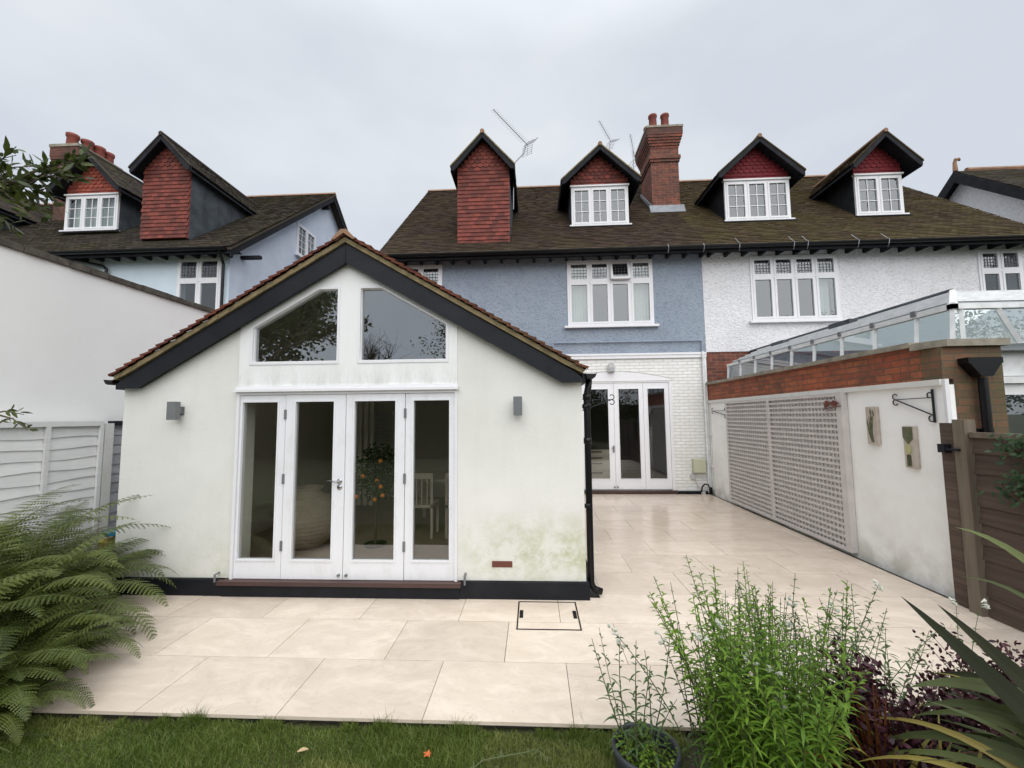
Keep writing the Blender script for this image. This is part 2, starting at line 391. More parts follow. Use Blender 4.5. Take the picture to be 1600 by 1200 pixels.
def wall(mb, a0, a1, z0, z1, t0, t1, holes=(), axis='y'):
    """wall sheet in a-z plane between t0 (outer) and t1, with rectangular holes (a0,a1,z0,z1)"""
    def P(a, t, z): return (a, t, z) if axis == 'y' else (t, a, z)
    xs = sorted({a0, a1, *[h[0] for h in holes], *[h[1] for h in holes]}); zs = sorted({z0, z1, *[h[2] for h in holes], *[h[3] for h in holes]})
    inh = lambda x, z: any(h[0] < x < h[1] and h[2] < z < h[3] for h in holes)
    for i in range(len(xs)-1):
        for j in range(len(zs)-1):
            if inh((xs[i]+xs[i+1])/2, (zs[j]+zs[j+1])/2): continue
            a, b, c, d = xs[i], xs[i+1], zs[j], zs[j+1]
            mb.quad(P(a, t0, c), P(b, t0, c), P(b, t0, d), P(a, t0, d), tv=.5); mb.quad(P(a, t1, d), P(b, t1, d), P(b, t1, c), P(a, t1, c), tv=.5)
    for h in holes:
        a, b, c, d = h
        mb.quad(P(a, t0, c), P(a, t1, c), P(b, t1, c), P(b, t0, c), tv=.5); mb.quad(P(a, t0, d), P(b, t0, d), P(b, t1, d), P(a, t1, d), tv=.5)
        mb.quad(P(a, t0, c), P(a, t0, d), P(a, t1, d), P(a, t1, c), tv=.5); mb.quad(P(b, t0, c), P(b, t1, c), P(b, t1, d), P(b, t0, d), tv=.5)
    mb.quad(P(a0, t0, z0), P(a0, t0, z1), P(a0, t1, z1), P(a0, t1, z0), tv=.5); mb.quad(P(a1, t0, z0), P(a1, t1, z0), P(a1, t1, z1), P(a1, t0, z1), tv=.5)
    mb.quad(P(a0, t0, z1), P(a1, t0, z1), P(a1, t1, z1), P(a0, t1, z1), tv=.5); mb.quad(P(a0, t0, z0), P(a0, t1, z0), P(a1, t1, z0), P(a1, t0, z0), tv=.5)

def courses(mb, P0, u, s, Lu, Ls, gauge=.1, tw=.165, lip=.020, jit=.006):
    """plain tiles laid in courses from eaves-left P0 along u (length Lu) and up slope s (length Ls)"""
    P0 = Vector(P0); u = Vector(u).normalized(); s = Vector(s).normalized(); n = u.cross(s)
    if n.z < 0: n = -n
    nr = max(1, round(Ls/gauge)); g = Ls/nr
    for k in range(nr):
        off = (k % 2)*tw/2; x = -off; dr = random.uniform(-.002, .002)
        while x < Lu:
            a, b = max(0, x), min(Lu, x+tw-.003); x += tw
            if b-a < .01: continue
            h = lip+random.uniform(-jit, jit); e = random.uniform(-.004, .002)+dr
            p0 = P0+u*a+s*(k*g+e); p1 = P0+u*b+s*(k*g+e); q0 = P0+u*a+s*((k+1)*g+.02); q1 = P0+u*b+s*((k+1)*g+.02)
            t = random.random(); h2 = h+random.uniform(-.002, .002)
            mb.quad(p0+n*h, p1+n*h2, q1+n*.001, q0+n*.001, tv=t); mb.quad(p0-n*.002, p1-n*.002, p1+n*h2, p0+n*h, tv=t*.15)

def hung(mb, T, hw, zb, zt, zscal, gauge=.1, tw=.15):
    """vertical tile hanging; T(x,d,z) places a point d in front of the wall; hw(z) half width"""
    nr = round((zt-zb)/gauge)
    for k in range(nr):
        z0 = zb+k*gauge; z1 = z0+gauge*1.15
        if z1 > zt+.05: z1 = zt+.02
        hw0 = hw(z0+gauge*.5)
        if hw0 < .03: break
        sc = z0 >= zscal; x = -hw0; off = (k % 2)*tw/2; x = -math.ceil(hw0/tw)*tw-off
        while x < hw0:
            a, b = max(-hw0, x), min(hw0, x+tw-.004); x += tw
            if b-a < .03: continue
            t = random.random(); e = random.uniform(-.004, .004); f = .024+random.uniform(-.003, .004)
            if sc:
                m_ = (a+b)/2; rr = (b-a)/2; pts = [(a, z1)]+[(m_-rr*math.cos(q), z0+.045-.055*math.sin(q)) for q in [math.pi*i/6 for i in range(7)]]+[(b, z1)]
                fr = [T(px, f if pz < z0+.07 else .004, pz) for px, pz in pts]; mb.quad(*fr, tv=t)
                for i in range(1, len(pts)-2):
                    mb.quad(T(pts[i][0], f, pts[i][1]), T(pts[i][0], .0, pts[i][1]), T(pts[i+1][0], .0, pts[i+1][1]), T(pts[i+1][0], f, pts[i+1][1]), tv=t*.3)
            else:
                mb.quad(T(a, f, z0+e), T(b, f, z0+e), T(b, .004, z1), T(a, .004, z1), tv=t)
                mb.quad(T(a, 0, z0+e), T(b, 0, z0+e), T(b, f, z0+e), T(a, f, z0+e), tv=t*.3)

def window(parent, x0, x1, z0, z1, y, n=4, transom=None, bars=None, sill=True, leaded=True, frame=.05, cas=.045, T=None, curtains=(), opened=None, mat='white_joinery', glassm='window_glass', label=None, splits=None):
    """joinery window facing -Y; outer frame, casements with their own borders, glazing bars or lead, panes, sill"""
    f = MB(T); g = MB(T); lead = MB(T); bar = MB(T)
    fy0, fy1 = y-.022, y+.07
    f.box(x0, x0+frame, fy0, fy1, z0, z1); f.box(x1-frame, x1, fy0, fy1, z0, z1)
    f.box(x0+frame, x1-frame, fy0-.001, fy1, z0, z0+frame); f.box(x0+frame, x1-frame, fy0-.001, fy1, z1-frame, z1)
    xi0, xi1 = x0+frame, x1-frame
    ed = splits or [xi0+(xi1-xi0)*i/n for i in range(n+1)]
    ed[0], ed[-1] = xi0, xi1
    zr = [(z0+frame, z1-frame, False)] if transom is None else [(z0+frame, transom-.025, False), (transom+.025, z1-frame, True)]
    if transom is not None: f.box(xi0, xi1, fy0-.012, fy1, transom-.025, transom+.025)
    for e in ed[1:-1]:
        for (a, b, _) in zr: f.box(e-.02, e+.02, fy0+.002, fy1, a, b)
    for i in range(len(ed)-1):
        for (a, b, top) in zr:
            cx0 = ed[i]+(.02 if i else 0); cx1 = ed[i+1]-(.02 if i < len(ed)-2 else 0)
            yy = y-.032; yb = y+.03
            if opened == (i, top):
                rotm = Matrix.Translation((0, y-.03, b)) @ Matrix.Rotation(R_(-13), 4, 'X') @ Matrix.Translation((0, -(y-.03), -b))
                ob = MB(rotm); ob.box(cx0-.01, cx0+cas, yy, yb, a, b); ob.box(cx1-cas, cx1+.01, yy, yb, a, b); ob.box(cx0+cas, cx1-cas, yy, yb, a-.01, a+cas); ob.box(cx0+cas, cx1-cas, yy, yb, b-cas, b)
                f.v_off = 0; i0 = len(f.v); f.v += [tuple(rotm @ Vector(v)) for v in ob.v]; f.f += [tuple(q+i0 for q in ff) for ff in ob.f]; f.tv += ob.tv
                gp = [(cx0+cas, y, a+cas), (cx1-cas, y, a+cas), (cx1-cas, y, b-cas), (cx0+cas, y, b-cas)]
                g.quad(*[tuple(rotm @ Vector(p)) for p in gp])
                for q in range(1, 5):
                    xx = cx0+cas+(cx1-cx0-2*cas)*q/5
                    i0 = len(lead.v); tb = MB(); tb.box(xx-.004, xx+.004, y-.006, y-.001, a+cas, b-cas); zz = a+cas+(b-a-2*cas)*q/5; tb.box(cx0+cas, cx1-cas, y-.007, y-.001, zz-.004, zz+.004)
                    lead.v += [tuple(rotm @ Vector(v)) for v in tb.v]; lead.f += [tuple(q2+i0 for q2 in ff) for ff in tb.f]; lead.tv += tb.tv
                continue
            f.box(cx0, cx0+cas, yy, yb, a, b); f.box(cx1-cas, cx1, yy, yb, a, b)
            f.box(cx0+cas, cx1-cas, yy-.001, yb, a, a+cas); f.box(cx0+cas, cx1-cas, yy-.001, yb, b-cas, b)
            ga, gb, gc, gd = cx0+cas, cx1-cas, a+cas, b-cas
            g.quad((ga, y+.002, gc), (gb, y+.002, gc), (gb, y+.002, gd), (ga, y+.002, gd))
            if top and leaded:
                for q in range(1, 5):
                    xx = ga+(gb-ga)*q/5; lead.box(xx-.005, xx+.005, y-.006, y, gc, gd)
                    zz = gc+(gd-gc)*q/5; lead.box(ga, gb, y-.008, y-.001, zz-.005, zz+.005)
            if bars and not top:
                nx, nzb = bars
                for q in range(1, nx): xx = ga+(gb-ga)*q/nx; bar.box(xx-.009, xx+.009, y-.014, y, gc, gd)
                for q in range(1, nzb): zz = gc+(gd-gc)*q/nzb; bar.box(ga, gb, y-.016, y-.001, zz-.009, zz+.009)
    fo = f.build('window', mat, parent)
    if label: fo['label'] = label
    g.build('pane', glassm, fo)
    if lead.v: lead.build('lead_cames', 'dull_wire', fo)
    if bar.v: bar.build('glazing_bars', mat, fo)
    if sill: MB(T).box(x0-.09, x1+.09, y-.11, y-.024, z0-.055, z0-.005).build('sill', mat, fo)
    if curtains:
        for (ca, cb) in curtains:
            c = MB(T); nseg = 28
            for q in range(nseg):
                xa = ca+(cb-ca)*q/nseg; xb = ca+(cb-ca)*(q+1)/nseg
                ya = y+.16+.02*math.sin(q*1.9); yb_ = y+.16+.02*math.sin((q+1)*1.9)
                c.quad((xa, ya, z0), (xb, yb_, z0), (xb, yb_, z1), (xa, ya, z1), tv=.5)
            c.build('curtain', 'curtain', fo)
    return fo

exec_parts = True
# ------------------------------------------------------------ setting: ground, patio
g = MB(); g.quad((-300, -300, -.06), (300, -300, -.06), (300, 400, -.06), (-300, 400, -.06)); tag(g.build('lawn', 'lawn_ground'), kind='structure')
g = MB(); g.box(-5.35, 4.08, 2.62, 9.92, -.05, -.022); tag(g.build('patio_bed', 'dark_gravel'), kind='structure')
g = MB()
rows = [2.593+.602*i for i in range(13)]
def tile(a, b, c, d, t):
    e = .0022; z = random.uniform(-.0008, .0008)
    g.box(a+e, b-e, c+e, d-e, -.02, z, tv=t)
for r in range(len(rows)-1):
    y0, y1 = rows[r], min(rows[r+1], 9.87)
    if y0 > 9.8: break
    x = .213 + (0 if r % 2 == 0 else -.452)
    x -= math.ceil((x+6.2)/.903)*.903
    while x < 4.06:
        a, b = x, x+.903; x += .903; t = random.random()
        left = -3.41 if r == 0 else (-4.28 if y0 < 4.2 else -5.3)
        a = max(a, left); b = min(b, 3.995)
        if b-a < .02: continue
        if y1 <= 4.3: tile(a, b, y0, y1, t); continue
        if b <= .64:
            if y0 < 4.305: tile(a, b, y0, 4.307, t)
            elif b < -4.75: tile(a, b, y0, y1, t)
            continue
        if a < .64:
            if y0 < 4.305: tile(a, .6422, y0, 4.307, t)
            a = .6378
        tile(a, b, y0, y1, t)
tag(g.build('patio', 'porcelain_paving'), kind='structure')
g = MB(); g.box(-4.75, .642, 4.309, 9.9, -.05, -.018); tag(g.build('gravel_channel', 'dark_gravel'), kind='structure')
g = MB()
nx_, ny_ = 60, 40
def bedz(x, y):
    return -.05+.10*max(0, min(1, (x-.75)/.4))*max(0, min(1, (2.56-y)/.12))+.015*math.sin(x*9)*math.cos(y*11)
for i in range(nx_):
    for j in range(ny_):
        xa, xb = .7+3.3*i/nx_, .7+3.3*(i+1)/nx_; ya, yb = .3+2.26*j/ny_, .3+2.26*(j+1)/ny_
        g.quad((xa, ya, bedz(xa, ya)), (xb, ya, bedz(xb, ya)), (xb, yb, bedz(xb, yb)), (xa, yb, bedz(xa, yb)))
tag(g.build('soil_bed', 'soil', smooth=True), kind='structure')
g = MB(); g.prism([(-5.35, 1.5), (-3.43, 1.5), (-3.43, 3.19), (-4.3, 3.19), (-4.3, 4.38), (-5.35, 4.38)], -.055, -.03, axis='z'); tag(g.build('fern_bed_soil', 'soil'), kind='structure')

# manhole with a paved lid
mh = thing('manhole_cover', 'recessed manhole cover with thin black frame set in the paving by the extension', 'manhole cover', (.105, 3.93, 0))
f = MB(); a, b, c, d = -.17, .385, 3.665, 4.2
f.box(a, b, c, c+.012, -.01, .004); f.box(a, b, d-.012, d, -.01, .004); f.box(a, a+.012, c+.012, d-.012, -.01, .004); f.box(b-.012, b, c+.012, d-.012, -.01, .004)
f.build('frame', 'black_plastic', mh)
for xx in (a+.02, b-.05):
    h_ = MB(); h_.box(xx, xx+.032, 3.87, 4.01, .002, .006); h_.box(xx+.006, xx+.026, 3.885, 3.995, .006, .009); h_.build('lifting_point', 'black_plastic', mh)

# ------------------------------------------------------------ the garden extension
EX0, EX1, EY = -4.43, .50, 4.27
AX = -1.965
def zroof(x, top=3.68, s=.59): return top-s*abs(x-AX)
ext = thing('garden_extension', 'white rendered single storey extension with black bargeboards and full height glazing', 'extension', (AX, EY, 0))
w_ = MB()
for (xa, xb) in ((EX0, -3.145), (-.785, EX1)):
    q = MB(); q.prism([(xa, .17), (xb, .17), (xb, zroof(xb)-.04), (xa, zroof(xa)-.04)], EY, EY+.28, tv=.5); q.build('wall', 'white_render', ext)
w_.box(EX0, EX0+.28, EY+.28, 9.9, .17, 2.2, tv=.5)
w_.build('side_wall', 'white_render', ext); MB().box(EX1-.28, EX1, EY+.28, 9.9, .17, 2.2, tv=.5).build('side_wall', 'white_render', ext)
# interior lining, floor, partition
i_ = MB(); i_.box(EX0+.285, EX0+.30, EY+.3, 9.88, .1, 2.5); i_.box(EX1-.30, EX1-.285, EY+.3, 9.88, .1, 2.5); i_.prism([(EX0+.3, .1), (EX1-.3, .1), (EX1-.3, 2.27), (AX, 3.57), (EX0+.3, 2.27)], 8.9, 8.95)
i_.build('interior_wall', 'cream_plaster', ext)
i_ = MB(); i_.box(EX0+.2, EX1-.2, EY+.1, 9.9, .05, .115); i_.build('interior_floor', 'interior_floor', ext)
# rendered plinth painted black
p = MB(); p.box(EX0-.02, -3.20, EY-.03, EY+.1, -.03, .165); p.box(-.76, EX1+.03, EY-.03, EY+.1, -.03, .165); p.box(EX1-.05, EX1+.03, EY+.1, 9.9, -.03, .165); p.box(EX0-.02, EX0+.05, EY+.1, 9.9, -.03, .165)
p.box(-3.22, -.76, EY-.04, EY+.02, -.03, .124); p.box(-3.20, -.76, EY+.02, EY+.1, -.03, .09)
p.build('plinth', 'black_paint', ext)
p = MB(); p.box(-3.24, -.74, EY-.085, EY+.12, .125, .165); p.build('threshold', 'purple_threshold', ext)
# gable glazing screen
sc_ = MB(); y0, y1 = EY-.015, EY+.08
sc_.box(-3.145, -3.0, y0, y1, 2.41, 2.78); sc_.box(-.905, -.785, y0, y1, 2.41, 2.78)
sc_.box(-3.145, -.785, y0, y1, 2.115, 2.41)
sc_.box(-2.075, -1.825, y0, y1, 2.41, 3.19)
sc_.prism([(-3.145, 2.78), (-3.0, 2.78), (-2.28, 3.19), (-1.61, 3.19), (-.905, 2.78), (-.785, 2.78), (-.785, zroof(-.785)-.04), (AX, 3.64), (-3.145, zroof(-3.145)-.04)], y0, y1)
sc_.build('gable_screen', 'weathered_white_board', ext)
# moulded surround and panes of the gable lights
for poly in ([(-3.0, 2.41), (-3.0, 2.78), (-2.28, 3.19), (-2.075, 3.19), (-2.075, 2.41)], [(-1.825, 2.41), (-1.825, 3.19), (-1.61, 3.19), (-.905, 2.78), (-.905, 2.41)]):
    cx = sum(q[0] for q in poly)/5; cz = sum(q[1] for q in poly)/5
    fr = MB(); n = len(poly); o1 = [(cx+(q[0]-cx)*1.06, cz+(q[1]-cz)*1.075) for q in poly]; in_ = [(cx+(q[0]-cx)*.985, cz+(q[1]-cz)*.98) for q in poly]
    for k in range(n):
        k2 = (k+1) % n
        fr.prism([o1[k], o1[k2], poly[k2], poly[k]], y0-.007, y0-.001); fr.prism([poly[k], poly[k2], in_[k2], in_[k]], y0+.02, y1-.02)
    fo = fr.build('gable_window', 'white_joinery', ext)
    gl = MB(); gl.quad(*[(q[0], y0+.045, q[1]) for q in in_]); gl.build('pane', 'gable_glass', fo)
b_ = MB(); b_.box(-3.165, -.77, EY-.065, EY-.0155, 2.09, 2.118); b_.box(-3.16, -.775, EY-.035, EY-.0155, 2.118, 2.15); b_.build('drip_bead', 'white_joinery', ext)
# doors
def leaf_door(parent, x0, x1, z0, z1, y, gx0, gx1, gz0, gz1, name='door', glassm='door_glass', mat='white_joinery'):
    f = MB(); ya, yb = y-.022, y+.028; bd = .014
    f.box(x0, gx0, ya, yb, z0, z1); f.box(gx1, x1, ya, yb, z0, z1); f.box(gx0, gx1, ya, yb, z0, gz0); f.box(gx0, gx1, ya, yb, gz1, z1)
    for (a, b, c, d) in ((gx0-bd, gx0+.004, gz0-bd, gz1+bd), (gx1-.004, gx1+bd, gz0-bd, gz1+bd), (gx0+.004, gx1-.004, gz0-bd, gz0+.004), (gx0+.004, gx1-.004, gz1-.004, gz1+bd)):
        f.box(a, b, ya-.008, ya-.0005 if False else ya+.02, c, d)
    o = f.build(name, mat, parent)
    q = MB(); q.quad((gx0, y+.006, gz0), (gx1, y+.006, gz0), (gx1, y+.006, gz1), (gx0, y+.006, gz1)); q.build('pane', glassm, o)
    return o
fr = MB(); fr.box(-3.145, -3.115, EY-.03, EY+.07, .166, 2.09); fr.box(-.81, -.785, EY-.03, EY+.07, .166, 2.09); fr.box(-3.115, -.81, EY-.029, EY+.07, 2.06, 2.089)
fr.build('door_frame', 'white_joinery', ext)
dd = [(-3.113, -2.615, -3.085, -2.695), (-2.609, -1.963, -2.505, -2.085), (-1.957, -1.333, -1.87, -1.43), (-1.327, -.812, -1.245, -.865)]
for k, (a, b, c, d) in enumerate(dd):
    o = leaf_door(ext, a, b, .17, 2.057, EY+.01-(.004 if k in (1, 2) else 0), c, d, .36, 1.985, mat='white_timber')
    if k in (1, 2):
        sx = b if k == 1 else a
    if k in (0, 3):
        hx = b+.003 if k == 0 else a-.003
        for z in (.5, 1.18, 1.85): MB().box(hx-.012, hx+.012, EY-.026, EY-.0125, z-.05, z+.05).build('hinge', 'grey_metal', o)
    if k == 1:
        h_ = MB(); h_.tube([(-2.01, EY-.013, 1.155), (-2.01, EY-.05, 1.155)], .012, 10); h_.tube([(-2.01, EY-.05, 1.155), (-2.06, EY-.055, 1.16), (-2.13, EY-.052, 1.165)], [.011, .009, .007], 8)
        h_.tube([(-2.01, EY-.012, 1.155), (-2.01, EY-.022, 1.155)], .027, 14); h_.tube([(-2.01, EY-.012, 1.095), (-2.01, EY-.022, 1.095)], .027, 14)
        h_.build('handle', 'chrome', o, True)
        MB().tube([(-2.0, EY-.012, .215), (-2.0, EY-.035, .215)], .014, 10).build('bolt', 'grey_metal', o)
    if k == 2: MB().tube([(-1.92, EY-.012, .215), (-1.92, EY-.035, .215)], .014, 10).build('bolt', 'grey_metal', o)
# bargeboards, verge mortar, roof
bb = MB(); YB = EY-.075
for s in (-1, 1):
    X = lambda d: AX+s*d
    bb.prism([(X(.002), 3.66), (X(2.38), 2.255), (X(2.45), 2.20), (X(2.45), 2.14), (X(2.26), 2.14), (X(.002), 3.445)], YB-.02 , YB+.012)
    bb.prism([(X(.002), 3.645), (X(2.40), 2.23), (X(2.40), 2.15), (X(2.28), 2.15), (X(.002), 3.47)], YB+.012, EY+.002)
bb.build('bargeboard', 'black_paint', ext)
vm = MB()
for s in (-1, 1):
    X = lambda d: AX+s*d
    seg = 40
    for q in range(seg):
        d0, d1 = 2.47*q/seg, 2.47*(q+1)/seg; e0 = random.uniform(-.004, .004); zz = lambda d: 3.675-.587*d-(max(0, d-2.3)*-.10)
        vm.prism([(X(d0), zz(d0)-.010), (X(d1), zz(d1)-.010), (X(d1), zz(d1)+.042), (X(d0), zz(d0)+.042)], YB-.045+e0, YB+.2)
vm.build('verge_mortar', 'verge_mortar', ext)
rf = MB(); sl = math.hypot(1, .587); Ls = 2.48*sl
for s in (-1, 1):
    u = Vector((0, 1, 0)); P0 = Vector((AX+s*2.50, YB-.07, 2.262)); sdir = Vector((-s*1, 0, .587))
    nr = round(Ls/.1); g_ = Ls/nr; sdn = sdir.normalized(); nn = Vector((s*.587, 0, 1)).normalized()
    for k in range(nr):
        y = P0.y-(0 if k % 2 == 0 else .0); first = True
        while y < 9.9:
            wv = (.165 if (k % 2 == 0 or not first) else .083) if y < 5.2 else 1.2
            yb = min(9.9, y+wv-.003); h = .038+random.uniform(-.004, .004); e = random.uniform(-.006, .004)
            b0 = P0+sdn*(k*g_+e)+Vector((0, y-P0.y+(random.uniform(-.008, .004) if first else 0), 0)); b1 = P0+sdn*(k*g_+e)+Vector((0, yb-P0.y, 0))
            t0 = P0+sdn*((k+1)*g_+.03)+Vector((0, y-P0.y, 0)); t1 = P0+sdn*((k+1)*g_+.03)+Vector((0, yb-P0.y, 0)); t = random.random(); lo = nn*.028
            rf.quad(b0+nn*h, b1+nn*h, t1+nn*.012, t0+nn*.012, tv=t); rf.quad(b0+nn*h-lo, b1+nn*h-lo, b1+nn*h, b0+nn*h, tv=t)
            if first: rf.quad(b0+nn*h-lo, b0+nn*h, t0+nn*.012, t0-nn*.006, tv=t)
            y += wv; first = False
    rf.prism([(AX, 3.70), (AX+s*2.49, 2.24), (AX+s*2.49, 2.222), (AX, 3.68)], YB+.22, 9.9)
rf.build('roof', 'red_roof_tile', ext)
cg = MB(); cg.prism([(AX, 3.60), (AX+2.3, 2.26), (AX+2.3, 2.22), (AX, 3.56), (AX-2.3, 2.22), (AX-2.3, 2.26)], EY+.10, 8.9); cg.build('ceiling', 'cream_plaster', ext)
rd = MB(); y = YB-.09
while y < 9.8:
    yb = min(9.85, y+.3); rd.prism([(AX-.13, 3.68), (AX-.03, 3.785), (AX+.03, 3.785), (AX+.13, 3.68), (AX+.10, 3.675), (AX, 3.745), (AX-.10, 3.675)], y, yb-.008); y += .3
rd.build('ridge_tiles', 'ridge_tile', ext)
def gutter(parent, p0, p1, r=.06, mat='black_plastic', name='gutter'):
    p0, p1 = Vector(p0), Vector(p1); d = (p1-p0).normalized(); sdv = d.cross(Vector((0, 0, 1))).normalized(); m_ = MB(); n = 10
    for rr, fl in ((r, 1), (r-.006, -1)):
        ring = [(sdv*math.cos(math.pi*k/n)*rr-Vector((0, 0, 1))*math.sin(math.pi*k/n)*rr) for k in range(n+1)]
        for k in range(n): m_.quad(p0+ring[k], p1+ring[k], p1+ring[k+1], p0+ring[k+1], tv=.5)
    for q in (p0, p1): m_.quad(*[q+sdv*math.cos(math.pi*k/n)*r-Vector((0, 0, 1))*math.sin(math.pi*k/n)*r for k in range(n+1)], tv=.5)
    for sg in (-1, 1): m_.tube([p0+sdv*sg*r, p1+sdv*sg*r], .006, 6)
    return m_.build(name, mat, parent)
gutter(ext, (.585, EY-.10, 2.225), (.585, 9.85, 2.225), .052); gutter(ext, (-4.53, EY-.09, 2.235), (-4.53, 9.85, 2.235), .05)
fb = MB(); fb.box(.50, .532, EY-.06, 9.85, 2.135, 2.235); fb.build('fascia', 'black_paint', ext); fb = MB(); fb.box(-4.475, -4.435, EY-.06, 9.85, 2.135, 2.20); fb.build('fascia', 'black_paint', ext)
dp = MB(); dp.tube([(.585, 4.34, 2.18), (.575, 4.335, 2.10), (.555, 4.33, 2.02), (.555, 4.33, .12), (.60, 4.33, .07), (.66, 4.33, .05)], .034, 12)
for z in (2.0, 1.9, 1.55): dp.tube([(.555, 4.33, z-.03), (.555, 4.33, z+.03)], .041, 12)
for z in (1.9, .9): dp.box(.50, .57, 4.28, 4.30, z-.02, z+.02)
dp.build('downpipe', 'black_plastic', ext, True)
ab = MB(); ab.box(-.435, -.23, EY-.004, EY+.02, .30, .36)
for q in range(9): ab.box(-.425+.021*q, -.415+.021*q, EY-.008, EY-.004, .31, .35)
ab.build('air_brick', 'air_brick', ext)

def wall_lamp(x, z, label, gr):
    t = thing('wall_lamp', label, 'wall lamp', (x, EY, z), gr)
    b = MB(); x0, x1 = (x-.055, x+.055); b.box(x0+.012, x1-.012, EY-.135, EY-.055, z-.095, z+.095); o = b.build('lamp_body', 'grey_metal', t)
    bv = o.modifiers.new('b', 'BEVEL'); bv.width = .003
    c = MB(); c.box(x-.028, x+.028, EY-.055, EY-.012, z-.03, z+.03); c.box(x-.04, x+.04, EY-.012, EY-.001, z-.045, z+.045); c.build('mount', 'grey_metal', t)
wall_lamp(-3.78, 1.90, 'grey box wall lamp on the render left of the glazed doors, above the ferns', 'box lamps on the extension')
wall_lamp(-.155, 1.91, 'grey box wall lamp on the render right of the glazed doors, near the downpipe', 'box lamps on the extension')
tp = thing('outside_tap', 'small dark pipe stub and tap on the plinth right of the glazed doors', 'tap', (-.70, 4.23, .2))
MB().tube([(-.70, 4.27, .235), (-.70, 4.20, .235), (-.70, 4.20, .15)], .011, 8).build('spout', 'grey_metal', tp); MB().tube([(-.70, 4.22, .235), (-.70, 4.22, .26)], .008, 8).build('tap_head', 'chrome', tp)
tp = thing('pipe_stub', 'small metal overflow stub at the plinth left of the glazed doors', 'pipe', (-3.27, 4.23, .2))
MB().tube([(-3.27, 4.27, .225), (-3.27, 4.205, .225), (-3.27, 4.205, .15)], .010, 8).build('stub', 'grey_metal', tp)

# furniture seen through the extension's doors
ur = thing('ribbed_urn', 'large ribbed clay urn standing inside the left glazed doors', 'urn', (-3.02, 5.5, .12))
prof = [(.16, 0), (.19, .02)]
for q in range(40):
    t = q/39; r = .19+.20*math.sin(math.pi*(t**.8)*.93)**.9+(.006 if q % 3 == 0 else 0); prof.append((r if t < .97 else .2, .02+.68*t))
prof += [(.17, .72), (.19, .76), (.20, .775), (.17, .775), (.14, .70)]
MB().lathe((-3.02, 5.5, .12), prof, 32).build('urn_body', 'clay_urn', ur, True)
ct = thing('orange_tree', 'small potted orange tree with ripe fruit inside the glazed doors', 'orange tree', (-2.12, 5.55, .12))
MB().tube([(-2.12, 5.55, .14), (-2.12, 5.55, .6), (-2.10, 5.56, .85)], [.016, .014, .012], 8).build('trunk', 'bark', ct)
MB().lathe((-2.12, 5.55, .118), [(.005, .0), (.14, .0), (.15, .03), (.13, .03), (.12, .01), (.0, .01)], 20).build('stand', 'black_plastic', ct)
lv = MB(); fr_ = []
for q in range(900):
    a = random.uniform(0, 6.28); e = random.uniform(-1, 1); r = .34*random.random()**.4; c = math.sqrt(1-e*e)
    p = (-2.10+r*c*math.cos(a), 5.58+r*c*math.sin(a), 1.08+r*e*1.15)
    lv.blade(p, (random.gauss(0, 1), random.gauss(0, 1), random.gauss(.2, .7)), (random.gauss(0, 1), random.gauss(0, 1), 1), .07, .03, .3)
lv.build('crown', 'citrus_leaf', ct)
for (x, z) in ((-2.02, 1.0), (-1.93, .82), (-1.96, .93), (-2.28, .80), (-2.2, 1.06), (-2.05, .76), (-1.98, 1.25)):
    me = bpy.data.meshes.new('orange'); bm = bmesh.new(); bmesh.ops.create_uvsphere(bm, u_segments=14, v_segments=10, radius=.028); bm.to_mesh(me); bm.free(); me.materials.append(M['orange_fruit'])
    o = bpy.data.objects.new('orange', me); COL.objects.link(o); o.parent = ct; o.location = (x+2.12, -.28+random.uniform(0, .05), z-.12)
tb = thing('dining_table', 'pale wooden table inside the right glazed door', 'table', (-1.35, 6.6, .12))
MB().box(-1.95, -.75, 6.2, 7.2, .84, .88).build('table_top', 'kitchen_laminate', tb)
for (x, y) in ((-1.88, 6.27), (-.82, 6.27), (-1.88, 7.13), (-.82, 7.13)): MB().box(x-.03, x+.03, y-.03, y+.03, .12, .84).build('leg', 'kitchen_laminate', tb)
for cx, lab in ((-1.62, 'left of two spindle back dining chairs before the table indoors'), (-1.05, 'right of two spindle back dining chairs before the table indoors')):
    ch = thing('dining_chair', lab, 'chair', (cx, 6.0, .12), 'dining chairs indoors')
    MB().box(cx-.2, cx+.2, 5.85, 6.25, .54, .58).build('seat', 'kitchen_laminate', ch)
    for sx in (-.18, .18):
        MB().box(cx+sx-.018, cx+sx+.018, 5.85, 5.886, .12, 1.02).build('leg', 'kitchen_laminate', ch); MB().box(cx+sx-.018, cx+sx+.018, 6.21, 6.246, .12, .54).build('leg', 'kitchen_laminate', ch)
    bk = MB(); bk.box(cx-.162, cx+.162, 5.852, 5.88, .94, 1.02)
    for q in range(4): bk.box(cx-.12+.075*q, cx-.105+.075*q, 5.856, 5.874, .58, .94)
    bk.build('backrest', 'kitchen_laminate', ch)
sh = thing('louvred_shutter', 'white louvred shutter on the far wall indoors behind the orange tree', 'shutter', (-3.15, 8.85, 1.5))
s_ = MB(); s_.box(-3.45, -3.40, 8.8, 8.85, 1.1, 1.95); s_.box(-3.05, -3.0, 8.8, 8.85, 1.1, 1.95)
for q in range(12): s_.box(-3.40, -3.05, 8.80, 8.84, 1.12+.07*q, 1.165+.07*q)
s_.build('louvres', 'white_joinery', sh)
bl = thing('vertical_blind', 'tall vertical slat blind hanging indoors behind the left door', 'blind', (-3.6, 7.4, .2))
s_ = MB()
for q in range(7): s_.box(-3.62+.11*q, -3.55+.11*q, 7.4, 7.42, .25, 2.2)
s_.build('slats', 'cream_plaster', bl); MB().box(-3.66, -2.86, 7.38, 7.44, 2.2, 2.25).build('head_rail', 'cream_plaster', bl)

